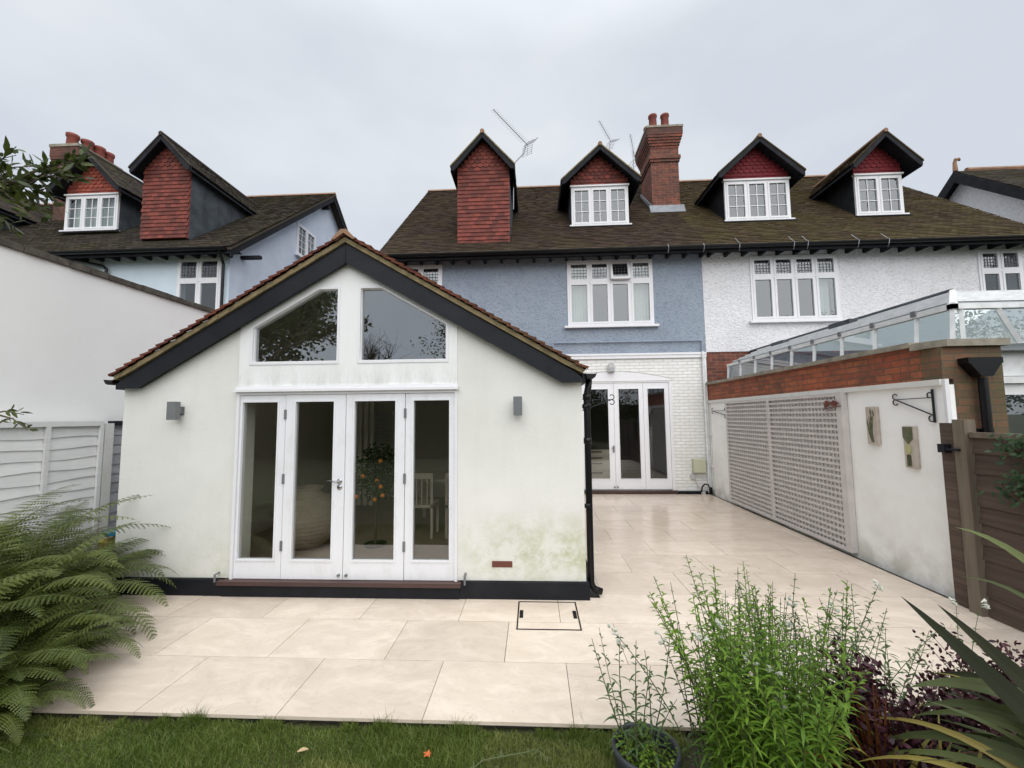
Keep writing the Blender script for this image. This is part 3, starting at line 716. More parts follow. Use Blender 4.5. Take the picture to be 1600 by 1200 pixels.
# ------------------------------------------------------------ the pair of semi-detached houses
HY = 9.93; TP = math.tan(R_(41.8)); EYV, EZ = 9.48, 5.706
RY, RZ = 14.32, 5.706+TP*(14.32-9.48)
def yroof(z, ey=EYV, ez=EZ, tp=TP): return ey+(z-ez)/tp
def zr_(y, ey=EYV, ez=EZ, tp=TP): return ez+tp*(y-ey)

def main_roof(parent, x0, x1, mat, ey=EYV, ez=EZ, tp=TP, ry=RY, gauge=.1, tw=.165):
    sl = math.hypot(1, tp); r = MB(); courses(r, (x0, ey, ez), (1, 0, 0), (0, 1, tp), x1-x0, (ry-ey)*sl, gauge, tw)
    rz = ez+tp*(ry-ey); by = 2*ry-ey
    r.prism([(ey+.02, ez-.02), (ry, rz-.012), (by, ez-.02), (by, ez-.10), (ry, rz-.10), (ey+.02, ez-.08)], x0, x1, axis='x', tv=.3)
    o = r.build('roof', mat, parent)
    rd = MB(); x = x0
    while x < x1:
        xb = min(x1, x+.32); pr = [(ry-.12, rz-.07+.01), (ry-.06, rz+.02), (ry, rz+.055), (ry+.06, rz+.02), (ry+.12, rz-.06)]
        rd.prism(pr, x, xb-.008, axis='x'); x += .32
    rd.build('ridge_tiles', 'ridge_tile', parent)
    return o

def dormer(parent, xc, hw, yf, zb, zt, zeave, zap, slope_fn, mat_g, mat_ch, mat_roof, tiles_only=False, cols=3, zscal=None, over=.28, tipw=None, bars=(2, 3), mat_b='black_timber', curtains=(), vent=False, label=None, zf=None):
    """gabled dormer: cheeks > window, tile-hung gable, roof, bargeboards"""
    tipw = tipw or hw+.27; sp = (zap-zeave)/tipw
    o = part_empty('dormer', parent)
    for s in (-1, 1):
        cheeks = MB()
        xo, xi = xc+s*hw, xc+s*(hw-.04)
        cheeks.prism([(yf+.02, zb-.02), (yf+.02, zap-sp*hw-.1), (slope_fn(zap-sp*hw-.1)+.3, zap-sp*hw-.1), (slope_fn(zb)+.1, zb-.02)], min(xo, xi), max(xo, xi), axis='x')
        y = yf+.45
        while y < slope_fn(zeave): cheeks.box(xc+s*hw-.012, xc+s*hw+.012, y-.012, y+.012, (zr_(y) if zf is None else zf(y))-.1, zap-sp*hw-.12); y += .5
        cheeks.build('cheek', mat_ch, o)
    if label: o['label'] = label
    ztt = zb if tiles_only else zt
    T_ = lambda x, d, z: (xc+x, yf-d, z)
    gb = MB(); top = zap-.10
    hwf = lambda z: min(hw-.0, max(0, (zap-.12-z)/sp))
    gb.prism([(xc-hw+.001, ztt), (xc+hw-.001, ztt), (xc+hw-.001, zap-.12-sp*hw), (xc, zap-.12), (xc-hw+.001, zap-.12-sp*hw)], yf+.002, yf+.05, tv=.2)
    hung(gb, T_, hwf, ztt, zap-.12, zscal if zscal is not None else ztt+.18)
    gb.build('hung_tiles', mat_g, o)
    # roof
    yr = slope_fn(zap)+.25; y0 = yf-over; r = MB(); c = MB()
    for s in (-1, 1):
        P0 = (xc+s*tipw, y0, zeave); courses(r, P0, (0, 1, 0), (-s, 0, sp), yr-y0, tipw*math.hypot(1, sp), .1, .165, .014)
        c.prism([(xc, zap-.012), (xc+s*tipw, zeave-.012), (xc+s*tipw, zeave-.07), (xc, zap-.085)], y0+.05, yr)
    r.build('dormer_roof', mat_roof, o); c.build('dormer_soffit', mat_b, o)
    rd = MB(); rd.tube([(xc, y0-.03, zap+.0), (xc, yr, zap+.0)], .055, 8); rd.build('dormer_ridge', 'ridge_tile' if mat_roof != 'grey_roof_tile' else mat_roof, o)
    vg = MB(); bb = MB()
    for s in (-1, 1):
        vg.prism([(xc, zap+.02), (xc+s*tipw, zeave+.02), (xc+s*tipw, zeave-.022), (xc, zap-.022)], y0-.02, y0+.05)
        tx = tipw-.02
        bb.prism([(xc+s*.001, zap-.024), (xc+s*tx, zeave-.024+.0), (xc+s*(tx), zeave-.115), (xc+s*(tx-.07), zeave-.115), (xc+s*.001, zap-.155)], y0-.005, y0+.035)
        bb.box(min(xc+s*(tipw-.03), xc+s*(tipw+.0)), max(xc+s*(tipw-.03), xc+s*(tipw)), y0+.035, yr-.5, zeave-.13, zeave-.02)
    vg.build('dormer_verge', 'verge_mortar' if mat_roof == 'brown_roof_tile' else mat_roof, o); bb.build('dormer_bargeboard', mat_b, o)
    if not tiles_only:
        fl = MB(); fl.prism([(yf-.16, zb-.075), (yf+.0, zb+.03), (yf+.0, zb+.0), (yf-.16, zb-.095)], xc-hw-.08, xc+hw+.08, axis='x'); fl.build('lead_flashing', 'black_timber', o)
    if not tiles_only:
        f2 = window(parent, xc-hw+.01, xc+hw-.01, zb, zt-.03, yf-.01, n=cols, bars=bars, sill=False, curtains=curtains)
        h = MB(); h.box(xc-hw-.02, xc+hw+.02, yf-.07, yf+.02, zt-.028, zt+.012); h.build('head_board', 'white_joinery', f2) if False else h.build('head_board', 'white_joinery', o)
        s_ = MB(); s_.box(xc-hw-.05, xc+hw+.05, yf-.10, yf+.02, zb-.04, zb-.001); s_.build('dormer_sill', 'white_joinery', o)
    return o

# ---- grey-blue house
hb = thing('blue_house', 'grey-blue roughcast half of the semi-detached pair with tile-hung dormers', 'house', (.35, HY, 0))
BX0, BX1 = -3.4, 4.095
w1 = (.87, 2.92, 3.97, 5.59); w0 = (-3.27, -2.21, 4.1, 5.59)
up_ = MB(); wall(up_, BX0, BX1, 3.285, 5.98, HY, HY+.25, [(w1[0]+.01, w1[1]-.01, w1[2]+.01, w1[3]-.01), (w0[0]+.01, w0[1]-.01, w0[2]+.01, w0[3]-.01)]); up_.build('upper_wall', 'blue_roughcast', hb)
lo_ = MB(); wall(lo_, BX0, BX1, -.05, 3.283, HY+.012, HY+.25, [(.625, 3.225, .07, 2.62)]); lo_.build('lower_wall', 'painted_brick', hb)
sc_ = MB(); sc_.box(EX1+.01, BX1, HY-.03, HY+.011, 3.16, 3.283); sc_.box(EX1+.01, BX1, HY-.045, HY-.03, 3.235, 3.275); sc_.build('string_course', 'old_white_paint', hb) if False else sc_.build('string_course', 'white_joinery', hb)
sd_ = MB(); sd_.box(BX0, BX0+.2, HY+.25, 18.7, -.05, 6.0); sd_.box(BX0, BX1, 18.5, 18.7, -.05, 6.0); sd_.box(BX1-.2, BX1-.005, HY+.25, 18.5, -.05, 6.0)
sd_.prism([(9.95, 5.9), (18.7, 5.9), (RY, RZ-.12)], BX0, BX0+.2, axis='x'); sd_.build('side_wall', 'blue_roughcast', hb)
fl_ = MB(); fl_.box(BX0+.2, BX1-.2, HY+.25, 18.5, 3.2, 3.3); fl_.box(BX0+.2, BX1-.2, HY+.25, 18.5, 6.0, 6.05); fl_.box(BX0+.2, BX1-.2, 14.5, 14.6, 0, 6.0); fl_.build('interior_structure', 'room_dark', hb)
fl_ = MB(); fl_.box(.0, BX1-.2, HY+.1, 14.4, .0, .06); fl_.build('kitchen_floor', 'interior_floor', hb)
main_roof(hb, -3.7, 4.1, 'brown_roof_tile')
window(hb, *w1, HY, n=4, transom=5.05, opened=(2, True), curtains=((.92, 1.42), (2.38, 2.87)))
window(hb, *w0, HY, n=2, transom=5.05)
# gutter and eaves
def eaves(parent, x0, x1, ey=EYV, ez=EZ, wy=HY):
    e = MB(); e.box(x0, x1, ey+.04, ey+.065, ez-.15, ez-.02); e.box(x0, x1, ey+.065, wy+.05, ez-.02+.0, ez+.0)
    x = x0+.15
    while x < x1: e.box(x-.03, x+.03, ey+.066, wy-.002, ez-.13, ez-.021); x += .4
    e.build('eaves', 'black_timber', parent)
    gutter(parent, (x0, ey-.03, ez-.03), (x1, ey-.03, ez-.03), .062)
eaves(hb, -3.68, 4.09)
dormer(hb, -1.175, .655, 9.95, 6.10, 8.0, 8.02, 8.90, yroof, 'red_hung_tile', 'dark_lead', 'brown_roof_tile', tiles_only=True, zscal=8.04, over=.22, tipw=.80, label='tall tile-hung dormer with no window')
dormer(hb, 1.855, .765, 10.80, 6.87, 7.97, 8.02, 8.97, yroof, 'red_hung_tile', 'dark_lead', 'brown_roof_tile', cols=3, over=.3, tipw=1.04)
# chimney
ch = MB(); cx0, cx1, cy0, cy1 = 3.51, 4.29, 11.66, 12.78
ch.box(cx0, cx1, cy0, cy1, 7.3, 9.12); ch.box(cx0-.03, cx1+.03, cy0-.03, cy1+.03, 9.12, 9.20); ch.box(cx0-.055, cx1+.055, cy0-.055, cy1+.055, 9.20, 9.30); ch.box(cx0-.01, cx1+.01, cy0-.01, cy1+.01, 9.30, 9.52)
for q in range(5): e = .02+.022*q; ch.box(cx0-e, cx1+e, cy0-e, cy1+e, 9.52+.075*q, 9.595+.075*q)
cho = ch.build('chimney', 'red_brick', hb); MB().box(cx0-.12, cx1+.12, cy0-.12, cy1+.12, 9.895, 10.10).build('sooty_crown', 'dark_brick', cho)
MB().box(cx0-.135, cx1+.135, cy0-.135, cy1+.135, 10.10, 10.16).build('chimney_cap', 'concrete_coping', cho)
for (x, y) in ((3.64, 11.78), (3.99, 11.78), (3.64, 12.3), (3.99, 12.3)):
    MB().lathe((x, y, 10.15), [(.12, 0), (.115, .1), (.105, .40), (.125, .42), (.125, .48), (.09, .50), (.08, .1)], 16).build('chimney_pot', 'terracotta', cho, True)
fl = MB(); fl.prism([(cy0-.02, 7.55), (cy0-.14, zr_(cy0-.14)+.02), (cy0-.02, zr_(cy0)+.16)], cx0-.1, cx1+.1, axis='x'); 
for xx in (cx0-.03, cx1+.0): fl.prism([(cy0-.05, zr_(cy0)-.02), (cy1, zr_(cy1)-.02), (cy1, zr_(cy1)+.12), (cy0-.05, zr_(cy0)+.12)], xx, xx+.03, axis='x')
fl.build('chimney_flashing', 'pale_lead', cho)
# french doors at the back of the blue house
for (a, b, c, d) in ((.64, 1.237, .73, 1.12), (1.243, 1.907, 1.33, 1.78), (1.913, 2.597, 2.02, 2.50), (2.603, 3.2, 2.70, 3.10)):
    o = leaf_door(hb, a, b, .09, 2.585, HY+.03, c, d, .33, 2.44)
    if a == 1.243:
        h_ = MB(); h_.box(1.86, 1.89, HY-.035, HY+.008, .95, 1.1); h_.tube([(1.875, HY-.03, 1.05), (1.82, HY-.05, 1.05)], .01, 8); h_.build('handle', 'grey_metal', o)
        MB().tube([(1.875, HY+.007, .15), (1.875, HY-.03, .15)], .018, 8).build('bolt', 'grey_metal', o)
    if a == 1.913: MB().tube([(1.945, HY+.007, .15), (1.945, HY-.03, .15)], .018, 8).build('bolt', 'grey_metal', o)
fr = MB(); fr.box(.60, .638, HY-.01, HY+.08, .07, 2.62); fr.box(3.203, 3.26, HY-.01, HY+.08, .07, 2.62); fr.box(.638, 3.203, HY-.009, HY+.08, 2.588, 2.62)
fr.build('door_frame', 'white_joinery', hb)
arc = [(.60, 2.621), (3.26, 2.621)]+[(3.26-2.66*k/20, 2.66+.19*math.sin(math.pi*k/20)**.9) for k in range(21)]
a_ = MB(); a_.prism(arc, HY-.004, HY+.011); a_.build('arched_head', 'white_joinery', hb)
ar = MB(); ar.tube([(3.29-2.72*k/20, HY-.004, 2.67+.20*math.sin(math.pi*k/20)**.9) for k in range(21)], .008, 6); ar.tube([(.60, HY-.012, 2.628), (3.26, HY-.012, 2.628)], .010, 6); ar.build('arch_joint', 'old_white_paint', hb)
t_ = MB(); t_.box(.5, 3.30, HY-.06, HY+.1, .0, .068); t_.build('threshold', 'purple_threshold', hb)
t_ = MB(); t_.box(3.302, 4.07, HY-.035, HY+.01, -.02, .055); t_.build('plinth', 'black_paint', hb)
pp = MB(); pp.tube([(.52, HY-.04, 3.56), (3.97, HY-.04, 3.56), (4.0, HY-.04, 3.54), (4.0, HY-.04, 3.30)], .018, 8); pp.build('waste_pipe', 'blue_roughcast', hb)
pp = MB(); pp.tube([(4.0, HY-.06, 3.30), (4.0, HY-.06, .02)], .022, 8); pp.box(4.03, 4.075, HY-.05, HY+.0, .06, 3.15); pp.build('rising_pipe', 'white_upvc', hb)
# fittings on the wall
t = thing('bulkhead_light', 'rounded grey bulkhead light above the blue house french doors', 'outside light', (1.865, HY, 2.95))
b_ = MB(); b_.prism([(1.79, 2.84), (1.94, 2.84), (1.94, 2.98)]+[(1.865+.075*math.cos(q), 2.98+.085*math.sin(q)) for q in [math.pi*i/8 for i in range(1, 8)]]+[(1.79, 2.98)], HY-.10, HY+.01); b_.build('hood', 'cable_grey', t)
b_ = MB(); b_.box(1.815, 1.915, HY-.115, HY-.101, 2.85, 2.94); b_.build('lens', 'galvanised', t)
t = thing('meter_box', 'beige electric box on the white brick beside the corner pipes', 'electric box', (3.79, HY, .65))
o = MB().box(3.66, 3.93, HY-.14, HY+.0, .48, .80).build('case', 'beige_plastic', t); o.modifiers.new('b', 'BEVEL').width = .012
t = thing('junction_box', 'small round grey junction box with cable below the beige electric box', 'junction box', (3.66, HY, .4))
MB().tube([(3.66, HY+.01, .39), (3.66, HY-.05, .39)], .06, 16).build('case', 'cable_grey', t)
MB().tube([(3.70, HY-.03, .35), (3.74, HY-.03, .22), (3.80, HY-.04, .12), (3.86, HY-.05, .05)], .007, 6).build('cable', 'cable_grey', t)
t = thing('black_hose', 'short looped black hose in the corner of the patio', 'hose', (3.95, HY, 0))
MB().tube([(3.80, 9.80, .05), (3.82, 9.80, .17), (3.88, 9.80, .23), (3.95, 9.80, .22), (3.99, 9.80, .14), (4.0, 9.80, .02)], .017, 8).build('hose_loop', 'black_plastic', t, True)
MB().box(3.98, 4.03, 9.76, 9.83, .0, .16).build('gully_cover', 'black_plastic', t)
MB().tube([(3.86, 9.85, 0), (3.86, 9.85, .06)], .05, 12).build('pipe_collar', 'cable_grey', t)
# kitchen seen through the doors
t = thing('drawer_unit', 'pale kitchen drawer unit with black bar handles behind the french doors', 'drawer unit', (1.75, 11.3, .06))
MB().box(1.2, 2.0, 11.2, 11.8, .06, .93).build('carcass', 'kitchen_laminate', t)
for (za, zb_) in ((.75, .90), (.60, .74), (.36, .59), (.09, .35)):
    o = MB().box(1.21, 1.99, 11.175, 11.199, za, zb_).build('drawer', 'kitchen_laminate', t); MB().box(1.5, 1.8, 11.15, 11.174, zb_-.05, zb_-.03).build('handle', 'black_plastic', o)
MB().box(1.18, 2.02, 11.15, 11.82, .931, .96).build('worktop', 'black_plastic', t)

# ---- white house (right half)
hw_ = thing('white_house', 'white roughcast right half of the semi-detached pair with crimson dormer gables', 'house', (7.8, HY, 0))
WX0, WX1 = 4.1, 11.48
w2 = (5.21, 7.22, 4.0, 5.57); w3 = (10.37, 11.33, 4.0, 5.57)
up_ = MB(); wall(up_, WX0, WX1, 3.285, 5.98, HY-.004, HY+.25, [(w[0]+.01, w[1]-.01, w[2]+.01, w[3]-.01) for w in (w2, w3)]); up_.build('upper_wall', 'white_roughcast', hw_)
lo_ = MB(); wall(lo_, WX0, WX1, -.05, 3.283, HY+.012, HY+.25, [(6.2, 8.6, .1, 2.3)]); lo_.build('lower_wall', 'red_brick', hw_)
sd_ = MB(); sd_.box(WX1-.2, WX1, HY+.25, 18.7, -.05, 6.0); sd_.box(WX0, WX1-.2, 18.5, 18.7, -.05, 6.0)
sd_.prism([(9.95, 5.9), (18.7, 5.9), (RY, RZ-.12)], WX1-.2, WX1, axis='x'); sd_.build('side_wall', 'white_roughcast', hw_)
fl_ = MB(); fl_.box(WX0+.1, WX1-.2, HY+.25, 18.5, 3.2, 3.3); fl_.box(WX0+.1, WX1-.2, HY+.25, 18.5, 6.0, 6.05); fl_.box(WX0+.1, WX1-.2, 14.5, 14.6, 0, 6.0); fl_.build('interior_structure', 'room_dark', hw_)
main_roof(hw_, 4.1, 11.62, 'mossy_roof_tile'); eaves(hw_, 4.1, 11.6)
window(hw_, *w2, HY-.004, n=4, transom=5.06, curtains=((6.72, 7.1),)); window(hw_, *w3, HY-.004, n=2, transom=5.06)
dormer(hw_, 5.95, .84, 10.80, 6.87, 7.98, 8.03, 9.0, yroof, 'crimson_hung_tile', 'black_timber', 'mossy_roof_tile', cols=3, over=.3, tipw=1.10)
dormer(hw_, 9.07, .60, 10.86, 6.93, 8.03, 8.16, 9.0, yroof, 'crimson_hung_tile', 'black_timber', 'mossy_roof_tile', cols=2, over=.36, tipw=.86)
vb = MB(); vb.prism([(9.5, EZ-.02-.04), (RY, RZ-.05), (2*RY-9.5, EZ-.04), (2*RY-9.5, EZ-.24), (RY, RZ-.27), (9.5, EZ-.2)], 11.58, 11.615, axis='x'); vb.build('bargeboard', 'black_timber', hw_)
br = MB()
for x in (4.75, 5.95, 6.25, 7.35, 8.0): br.tube([(x, 9.60, 5.90), (x, 9.45, 5.74), (x-.01, 9.37, 5.68), (x-.02, 9.38, 5.58), (x, 9.44, 5.53)], .007, 5)
br.build('gutter_brackets', 'galvanised', hw_)
br = MB()
for x in (3.15, 3.95): br.tube([(x, 9.42, 5.72), (x, 9.38, 5.66), (x, 9.40, 5.57), (x, 9.45, 5.54)], .008, 5)
br.build('gutter_brackets', 'galvanised', hb)

# ---- aerials
def aerial(base, top, boomA, boomB, label, nel=18, el=.16, grid=True, bend=None):
    t = thing('tv_aerial', label, 'aerial', base, 'television aerials on the roofs')
    MB().tube([base, *(bend or []), top], .016, 8).build('mast', 'galvanised', t)
    A, B = Vector(boomA), Vector(boomB); d = (B-A).normalized(); side = d.cross(Vector((0, 1, 0))).normalized()
    MB().tube([A, B], .010, 6).build('boom', 'dull_wire', t)
    e = MB(); sv = Vector((.62, .45, .60)).normalized(); sv = (sv-d*sv.dot(d)).normalized()
    for q in range(nel):
        c = A+(B-A)*(q+.3)/(nel+2); k = el*(.7+.3*q/nel); e.tube([c-sv*k, c+sv*k], .004, 5)
    e.build('elements', 'galvanised', t)
    if grid:
        g_ = MB(); up3 = d.cross(sv)
        for s in (-1, 1):
            for q in range(5):
                o = B+d*.0+up3*s*(.03+.05*q)+d*.02*q; g_.tube([o-sv*.2, o+sv*.2], .004, 5)
            for kk in (-.18, 0, .18): g_.tube([B+up3*s*.02+sv*kk, B+up3*s*.25+d*.08+sv*kk], .004, 5)
        g_.build('reflector', 'dull_wire', t)
aerial((-.45, 10.5, 7.25), (-.10, 10.5, 9.02), (-.97, 10.5, 10.07), (-.04, 10.5, 9.0), 'long silver television aerial on a cranked mast beside the tall tile-hung dormer', 20, .15, bend=[(-.44, 10.5, 8.4), (-.38, 10.5, 8.56), (-.15, 10.5, 8.80)])
aerial((3.05, 15.2, 9.0), (3.05, 15.2, 12.2), (2.68, 15.2, 13.1), (3.12, 15.2, 12.2), 'thin television aerial rising behind the ridge left of the red brick chimney', 12, .17)
aerial((3.92, 15.2, 9.0), (3.92, 15.2, 12.0), (3.84, 15.2, 12.5), (4.0, 15.2, 11.4), 'television aerial partly hidden behind the red brick chimney', 12, .15)

# ------------------------------------------------------------ neighbouring houses left and right
LYV, LEZ, LTP = 9.22, 5.93, math.tan(R_(39.2)); LRY = 14.25
yl = lambda z: LYV+(z-LEZ)/LTP; zl = lambda y: LEZ+LTP*(y-LYV)
hl = thing('pale_blue_house', 'pale blue rendered house on the left with dark mossy roof and gable end', 'house', (-12, 9.63, 0))
LX1 = -7.47
wl = (-8.80, -7.67, 4.1, 5.83)
up_ = MB(); wall(up_, -24, LX1, -.05, 6.12, 9.63, 9.88, [(wl[0]+.01, wl[1]-.01, wl[2]+.01, wl[3]-.01)]); up_.build('front_wall', 'pale_blue_render', hl)
gw = (12.43, 13.55, 7.03, 8.10)
sd_ = MB(); ys = [9.632, gw[0], gw[1], LRY, 18.9]
lzr = LEZ+LTP*(LRY-LYV)-.10
def zt_(y): return LEZ-.10+LTP*(min(y, 2*LRY-y)-LYV)
sd_.prism([(9.632, -.05), (gw[0], -.05), (gw[0], zt_(gw[0])), (9.632, zt_(9.632))], LX1-.25, LX1+.002, axis='x')
sd_.prism([(gw[0], -.05), (gw[1], -.05), (gw[1], gw[2]), (gw[0], gw[2])], LX1-.25, LX1+.002, axis='x')
sd_.prism([(gw[0], gw[3]), (gw[1], gw[3]), (gw[1], zt_(gw[1])), (gw[0], zt_(gw[0]))], LX1-.25, LX1+.002, axis='x')
sd_.prism([(gw[1], -.05), (18.9, -.05), (18.9, zt_(18.9)), (LRY, lzr), (gw[1], zt_(gw[1]))], LX1-.25, LX1+.002, axis='x')
sd_.build('gable_wall', 'lilac_render', hl)
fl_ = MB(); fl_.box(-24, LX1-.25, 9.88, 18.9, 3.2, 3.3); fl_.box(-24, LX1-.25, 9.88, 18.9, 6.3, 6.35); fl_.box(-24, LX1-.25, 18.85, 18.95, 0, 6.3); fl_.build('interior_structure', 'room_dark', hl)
main_roof(hl, -24, -7.14, 'grey_roof_tile', LYV, LEZ, LTP, LRY)
e = MB(); e.box(-24, -7.2, LYV+.04, LYV+.065, LEZ-.16, LEZ-.02); e.box(-24, -7.2, LYV+.065, 9.68, LEZ-.02, LEZ)
x = -23.8
while x < -7.3: e.box(x-.03, x+.03, LYV+.066, 9.628, LEZ-.13, LEZ-.021); x += .42
e.build('eaves', 'black_timber', hl); gutter(hl, (-24, LYV-.03, LEZ-.04), (-7.25, LYV-.03, LEZ-.04), .06)
vb = MB(); vb.prism([(LYV+.05, LEZ-.03), (LRY, lzr+.05), (2*LRY-LYV, LEZ-.03), (2*LRY-LYV, LEZ-.26), (LRY, lzr-.18), (LYV+.05, LEZ-.24)], -7.20, -7.165, axis='x')
vb.prism([(LYV+.05, LEZ-.05), (LRY, lzr+.03), (2*LRY-LYV, LEZ-.05), (2*LRY-LYV, LEZ-.08), (LRY, lzr), (LYV+.05, LEZ-.08)], LX1, -7.20, axis='x')
vb.build('bargeboard', 'black_timber', hl)
pu = MB(); pu.box(LX1, -7.2, 13.9, 14.02, 9.3, 9.42); pu.box(LX1, -6.95, 9.98, 10.08, 5.92, 6.0); pu.build('purlin_ends', 'black_timber', hl)
window(hl, *wl, 9.63, n=2, transom=5.24)
TG = Matrix(((0, -1, 0, 0), (1, 0, 0, 0), (0, 0, 1, 0), (0, 0, 0, 1)))   # local x -> world y, local y -> world -x
window(hl, gw[0], gw[1], gw[2], gw[3], -(LX1+.002), n=2, bars=(2, 4), sill=True, T=TG)
dp = MB(); dp.tube([(-7.42, LYV, 5.84), (-7.45, LYV+.1, 5.72), (-7.56, 9.54, 5.62), (-7.56, 9.54, .1)], .035, 8); dp.build('downpipe', 'black_plastic', hl); dp = MB(); dp.tube([(-11.5, LYV, 5.85), (-11.42, 9.3, 5.8), (-10.68, 9.54, 5.66), (-10.6, 9.55, 5.58), (-10.6, 9.55, .1)], .035, 8); dp.build('downpipe', 'black_plastic', hl)
dormer(hl, -9.23, .63, 9.64, 6.37, 8.1, 8.12, 8.98, yl, 'orange_hung_tile' if False else 'red_hung_tile', 'dark_lead', 'grey_roof_tile', tiles_only=True, zscal=8.2, over=.24, tipw=.80, zf=zl, label='tall tile-hung dormer with grey lead cheeks')
dormer(hl, -12.18, .78, 10.50, 7.06, 8.10, 8.15, 9.22, yl, 'orange_hung_tile', 'dark_lead', 'grey_roof_tile', cols=3, over=.3, tipw=1.06, zf=zl, curtains=((-12.9, -11.45),), label='dormer with white three light window and net curtain')
dormer(hl, -16.6, .9, 10.50, 7.06, 8.10, 8.0, 9.1, yl, 'orange_hung_tile', 'dark_lead', 'grey_roof_tile', cols=3, over=.3, tipw=1.2, zf=zl)
ch = MB(); cx0, cx1, cy0, cy1 = -15.2, -14.48, 11.95, 13.1
ch.box(cx0, cx1, cy0, cy1, 7.9, 9.7)
for q in range(6): e_ = .02+.018*q; ch.box(cx0-e_, cx1+e_, cy0-e_, cy1+e_, 9.7+.09*q, 9.79+.09*q)
ch.box(cx0-.12, cx1+.12, cy0-.12, cy1+.12, 10.24, 10.55)
cho = ch.build('chimney', 'dark_brick', hl); MB().box(cx0-.14, cx1+.14, cy0-.14, cy1+.14, 10.55, 10.64).build('chimney_cap', 'concrete_coping', cho)
for (x, y) in ((-14.78, 12.0), (-14.65, 12.33), (-14.6, 12.66), (-14.62, 12.98)):
    MB().lathe((x, y, 10.63), [(.15, 0), (.14, .30), (.165, .33), (.17, .42), (.13, .44), (.11, .1)], 16).build('chimney_pot', 'terracotta', cho, True)

fr_h = thing('far_white_house', 'white house beyond the right roof with dark gable boards and finial', 'house', (18, 12, 0))
gx = 14.85
w_ = MB(); w_.prism([(9.95, -.05), (18.7, -.05), (18.7, 6.0), (RY, RZ-.15), (9.95, 6.0)], gx, gx+.25, axis='x'); w_.box(gx+.25, 24, 9.95, 10.2, -.05, 6.0); w_.build('wall', 'white_roughcast', fr_h)
rr = MB(); courses(rr, (14.5, EYV, EZ), (1, 0, 0), (0, 1, TP), 10, (RY-EYV)*math.hypot(1, TP), .12, .3)
rr.prism([(EYV+.02, EZ-.02), (RY, RZ-.012), (2*RY-EYV, EZ-.02), (2*RY-EYV, EZ-.10), (RY, RZ-.10), (EYV+.02, EZ-.08)], 14.5, 24.5, axis='x'); rr.build('roof', 'grey_roof_tile', fr_h)
vb = MB(); vb.prism([(9.4, EZ-.08), (RY, RZ-.02), (2*RY-9.4, EZ-.08), (2*RY-9.4, EZ-.42), (RY, RZ-.40), (9.4, EZ-.40)], 14.47, 14.52, axis='x'); vb.prism([(9.5, EZ-.08), (RY, RZ-.06), (2*RY-9.5, EZ-.08), (2*RY-9.5, EZ-.12), (RY, RZ-.10), (9.5, EZ-.12)], 14.52, gx, axis='x')
vb.box(14.5, gx, 12.0, 12.3, 7.35, 7.55); vb.build('bargeboard', 'black_timber', fr_h)
MB().tube([(14.55, RY, RZ), (14.55, RY, RZ+.32), (14.56, RY-.03, RZ+.40), (14.66, RY-.03, RZ+.42), (14.72, RY, RZ+.38)], [.07, .05, .055, .05, .03], 8).build('finial', 'ridge_tile', fr_h)
MB().tube([(14.72, 12.1, 6.2), (14.72, 12.1, 7.2)], .09, 10).build('flue', 'black_plastic', fr_h)
for (a, b) in ((14.9, 24),): MB().tube([(a, RY, RZ+.02), (b+.4, RY, RZ+.02)], .09, 8).build('ridge_tiles', 'ridge_tile', fr_h)

# neighbour's white wall on the left
nw = thing('neighbour_side_wall', 'tall blank white wall with brick edge coping rising behind the left fence', 'wall', (-5.6, 6, 0))
MB().box(-5.75, -5.5, 1.2, 9.62, -.05, 3.63).build('wall_face', 'neighbour_render', nw)
c_ = MB(); y = 1.15
while y < 9.6: c_.box(-5.76, -5.465+random.uniform(-.008, .008), y, y+.215, 3.63, 3.70+random.uniform(-.006, .008)); y += .225
c_.build('coping', 'mossy_coping', nw)

# ------------------------------------------------------------ boundary wall on the right
bw = thing('boundary_wall', 'garden boundary wall, white painted below a band of orange brick with stone coping', 'wall', (4.2, 7, 0))
XW = 4.085
wf = MB(); wf.box(XW, XW+.10, 4.33, 9.92, -.04, 2.08, tv=.5); wf.build('painted_face', 'old_white_paint' if False else 'white_timber', bw)
k = NT('boundary_paint'); nn = k.ramp(k.noise(1.4, k.obj((1, 1, 1)), detail=7, rough=.7), .45, .75); x, y, z = k.xyz()
col = k.mix(k.math('MULTIPLY', nn, .5), (.90, .90, .885), (.70, .67, .61)); lowg = k.math('MULTIPLY', k.rng(z, .5, .0), k.ramp(k.noise(4, detail=6), .4, .6)); col = k.mix(k.math('MULTIPLY', lowg, .6), col, (.38, .37, .28)); k.bump(k.noise(12, detail=4), .4, .004); k.fin(col, .7)
bw.children[0].data.materials[0] = M['boundary_paint']
bm_ = MB(); bm_.box(XW+.0, XW+.23, 4.55, 9.90, 2.135, 2.50); bm_.box(XW+.10, XW+.23, 4.55, 9.90, -.04, 2.135); bm_.build('brick_band', 'orange_brick', bw)
bm_ = MB(); bm_.box(XW+.002, 4.66, 4.33, 4.549, 2.135, 2.46); bm_.box(XW+.101, 4.66, 4.331, 4.549, -.04, 2.134); bm_.build('brick_pier', 'weathered_brick', bw)
cp = MB(); y = 4.62
while y < 9.9: yb = min(9.92, y+.6); cp.box(XW-.045, XW+.27, y, yb-.004, 2.501, 2.555+random.uniform(-.003, .004)); y += .6
cp.build('coping', 'concrete_coping', bw)
cp = MB(); cp.prism([(XW-.045, 4.615), (XW-.045, 4.45), (XW+.03, 4.285), (4.71, 4.285), (4.71, 4.615)], 2.461, 2.53, axis='z'); cp.build('pier_coping', 'concrete_coping', bw)
rl = MB(); rl.box(XW-.035, XW-.001, 4.33, 9.92, 2.075, 2.134); rl.build('rail', 'old_white_paint', bw)
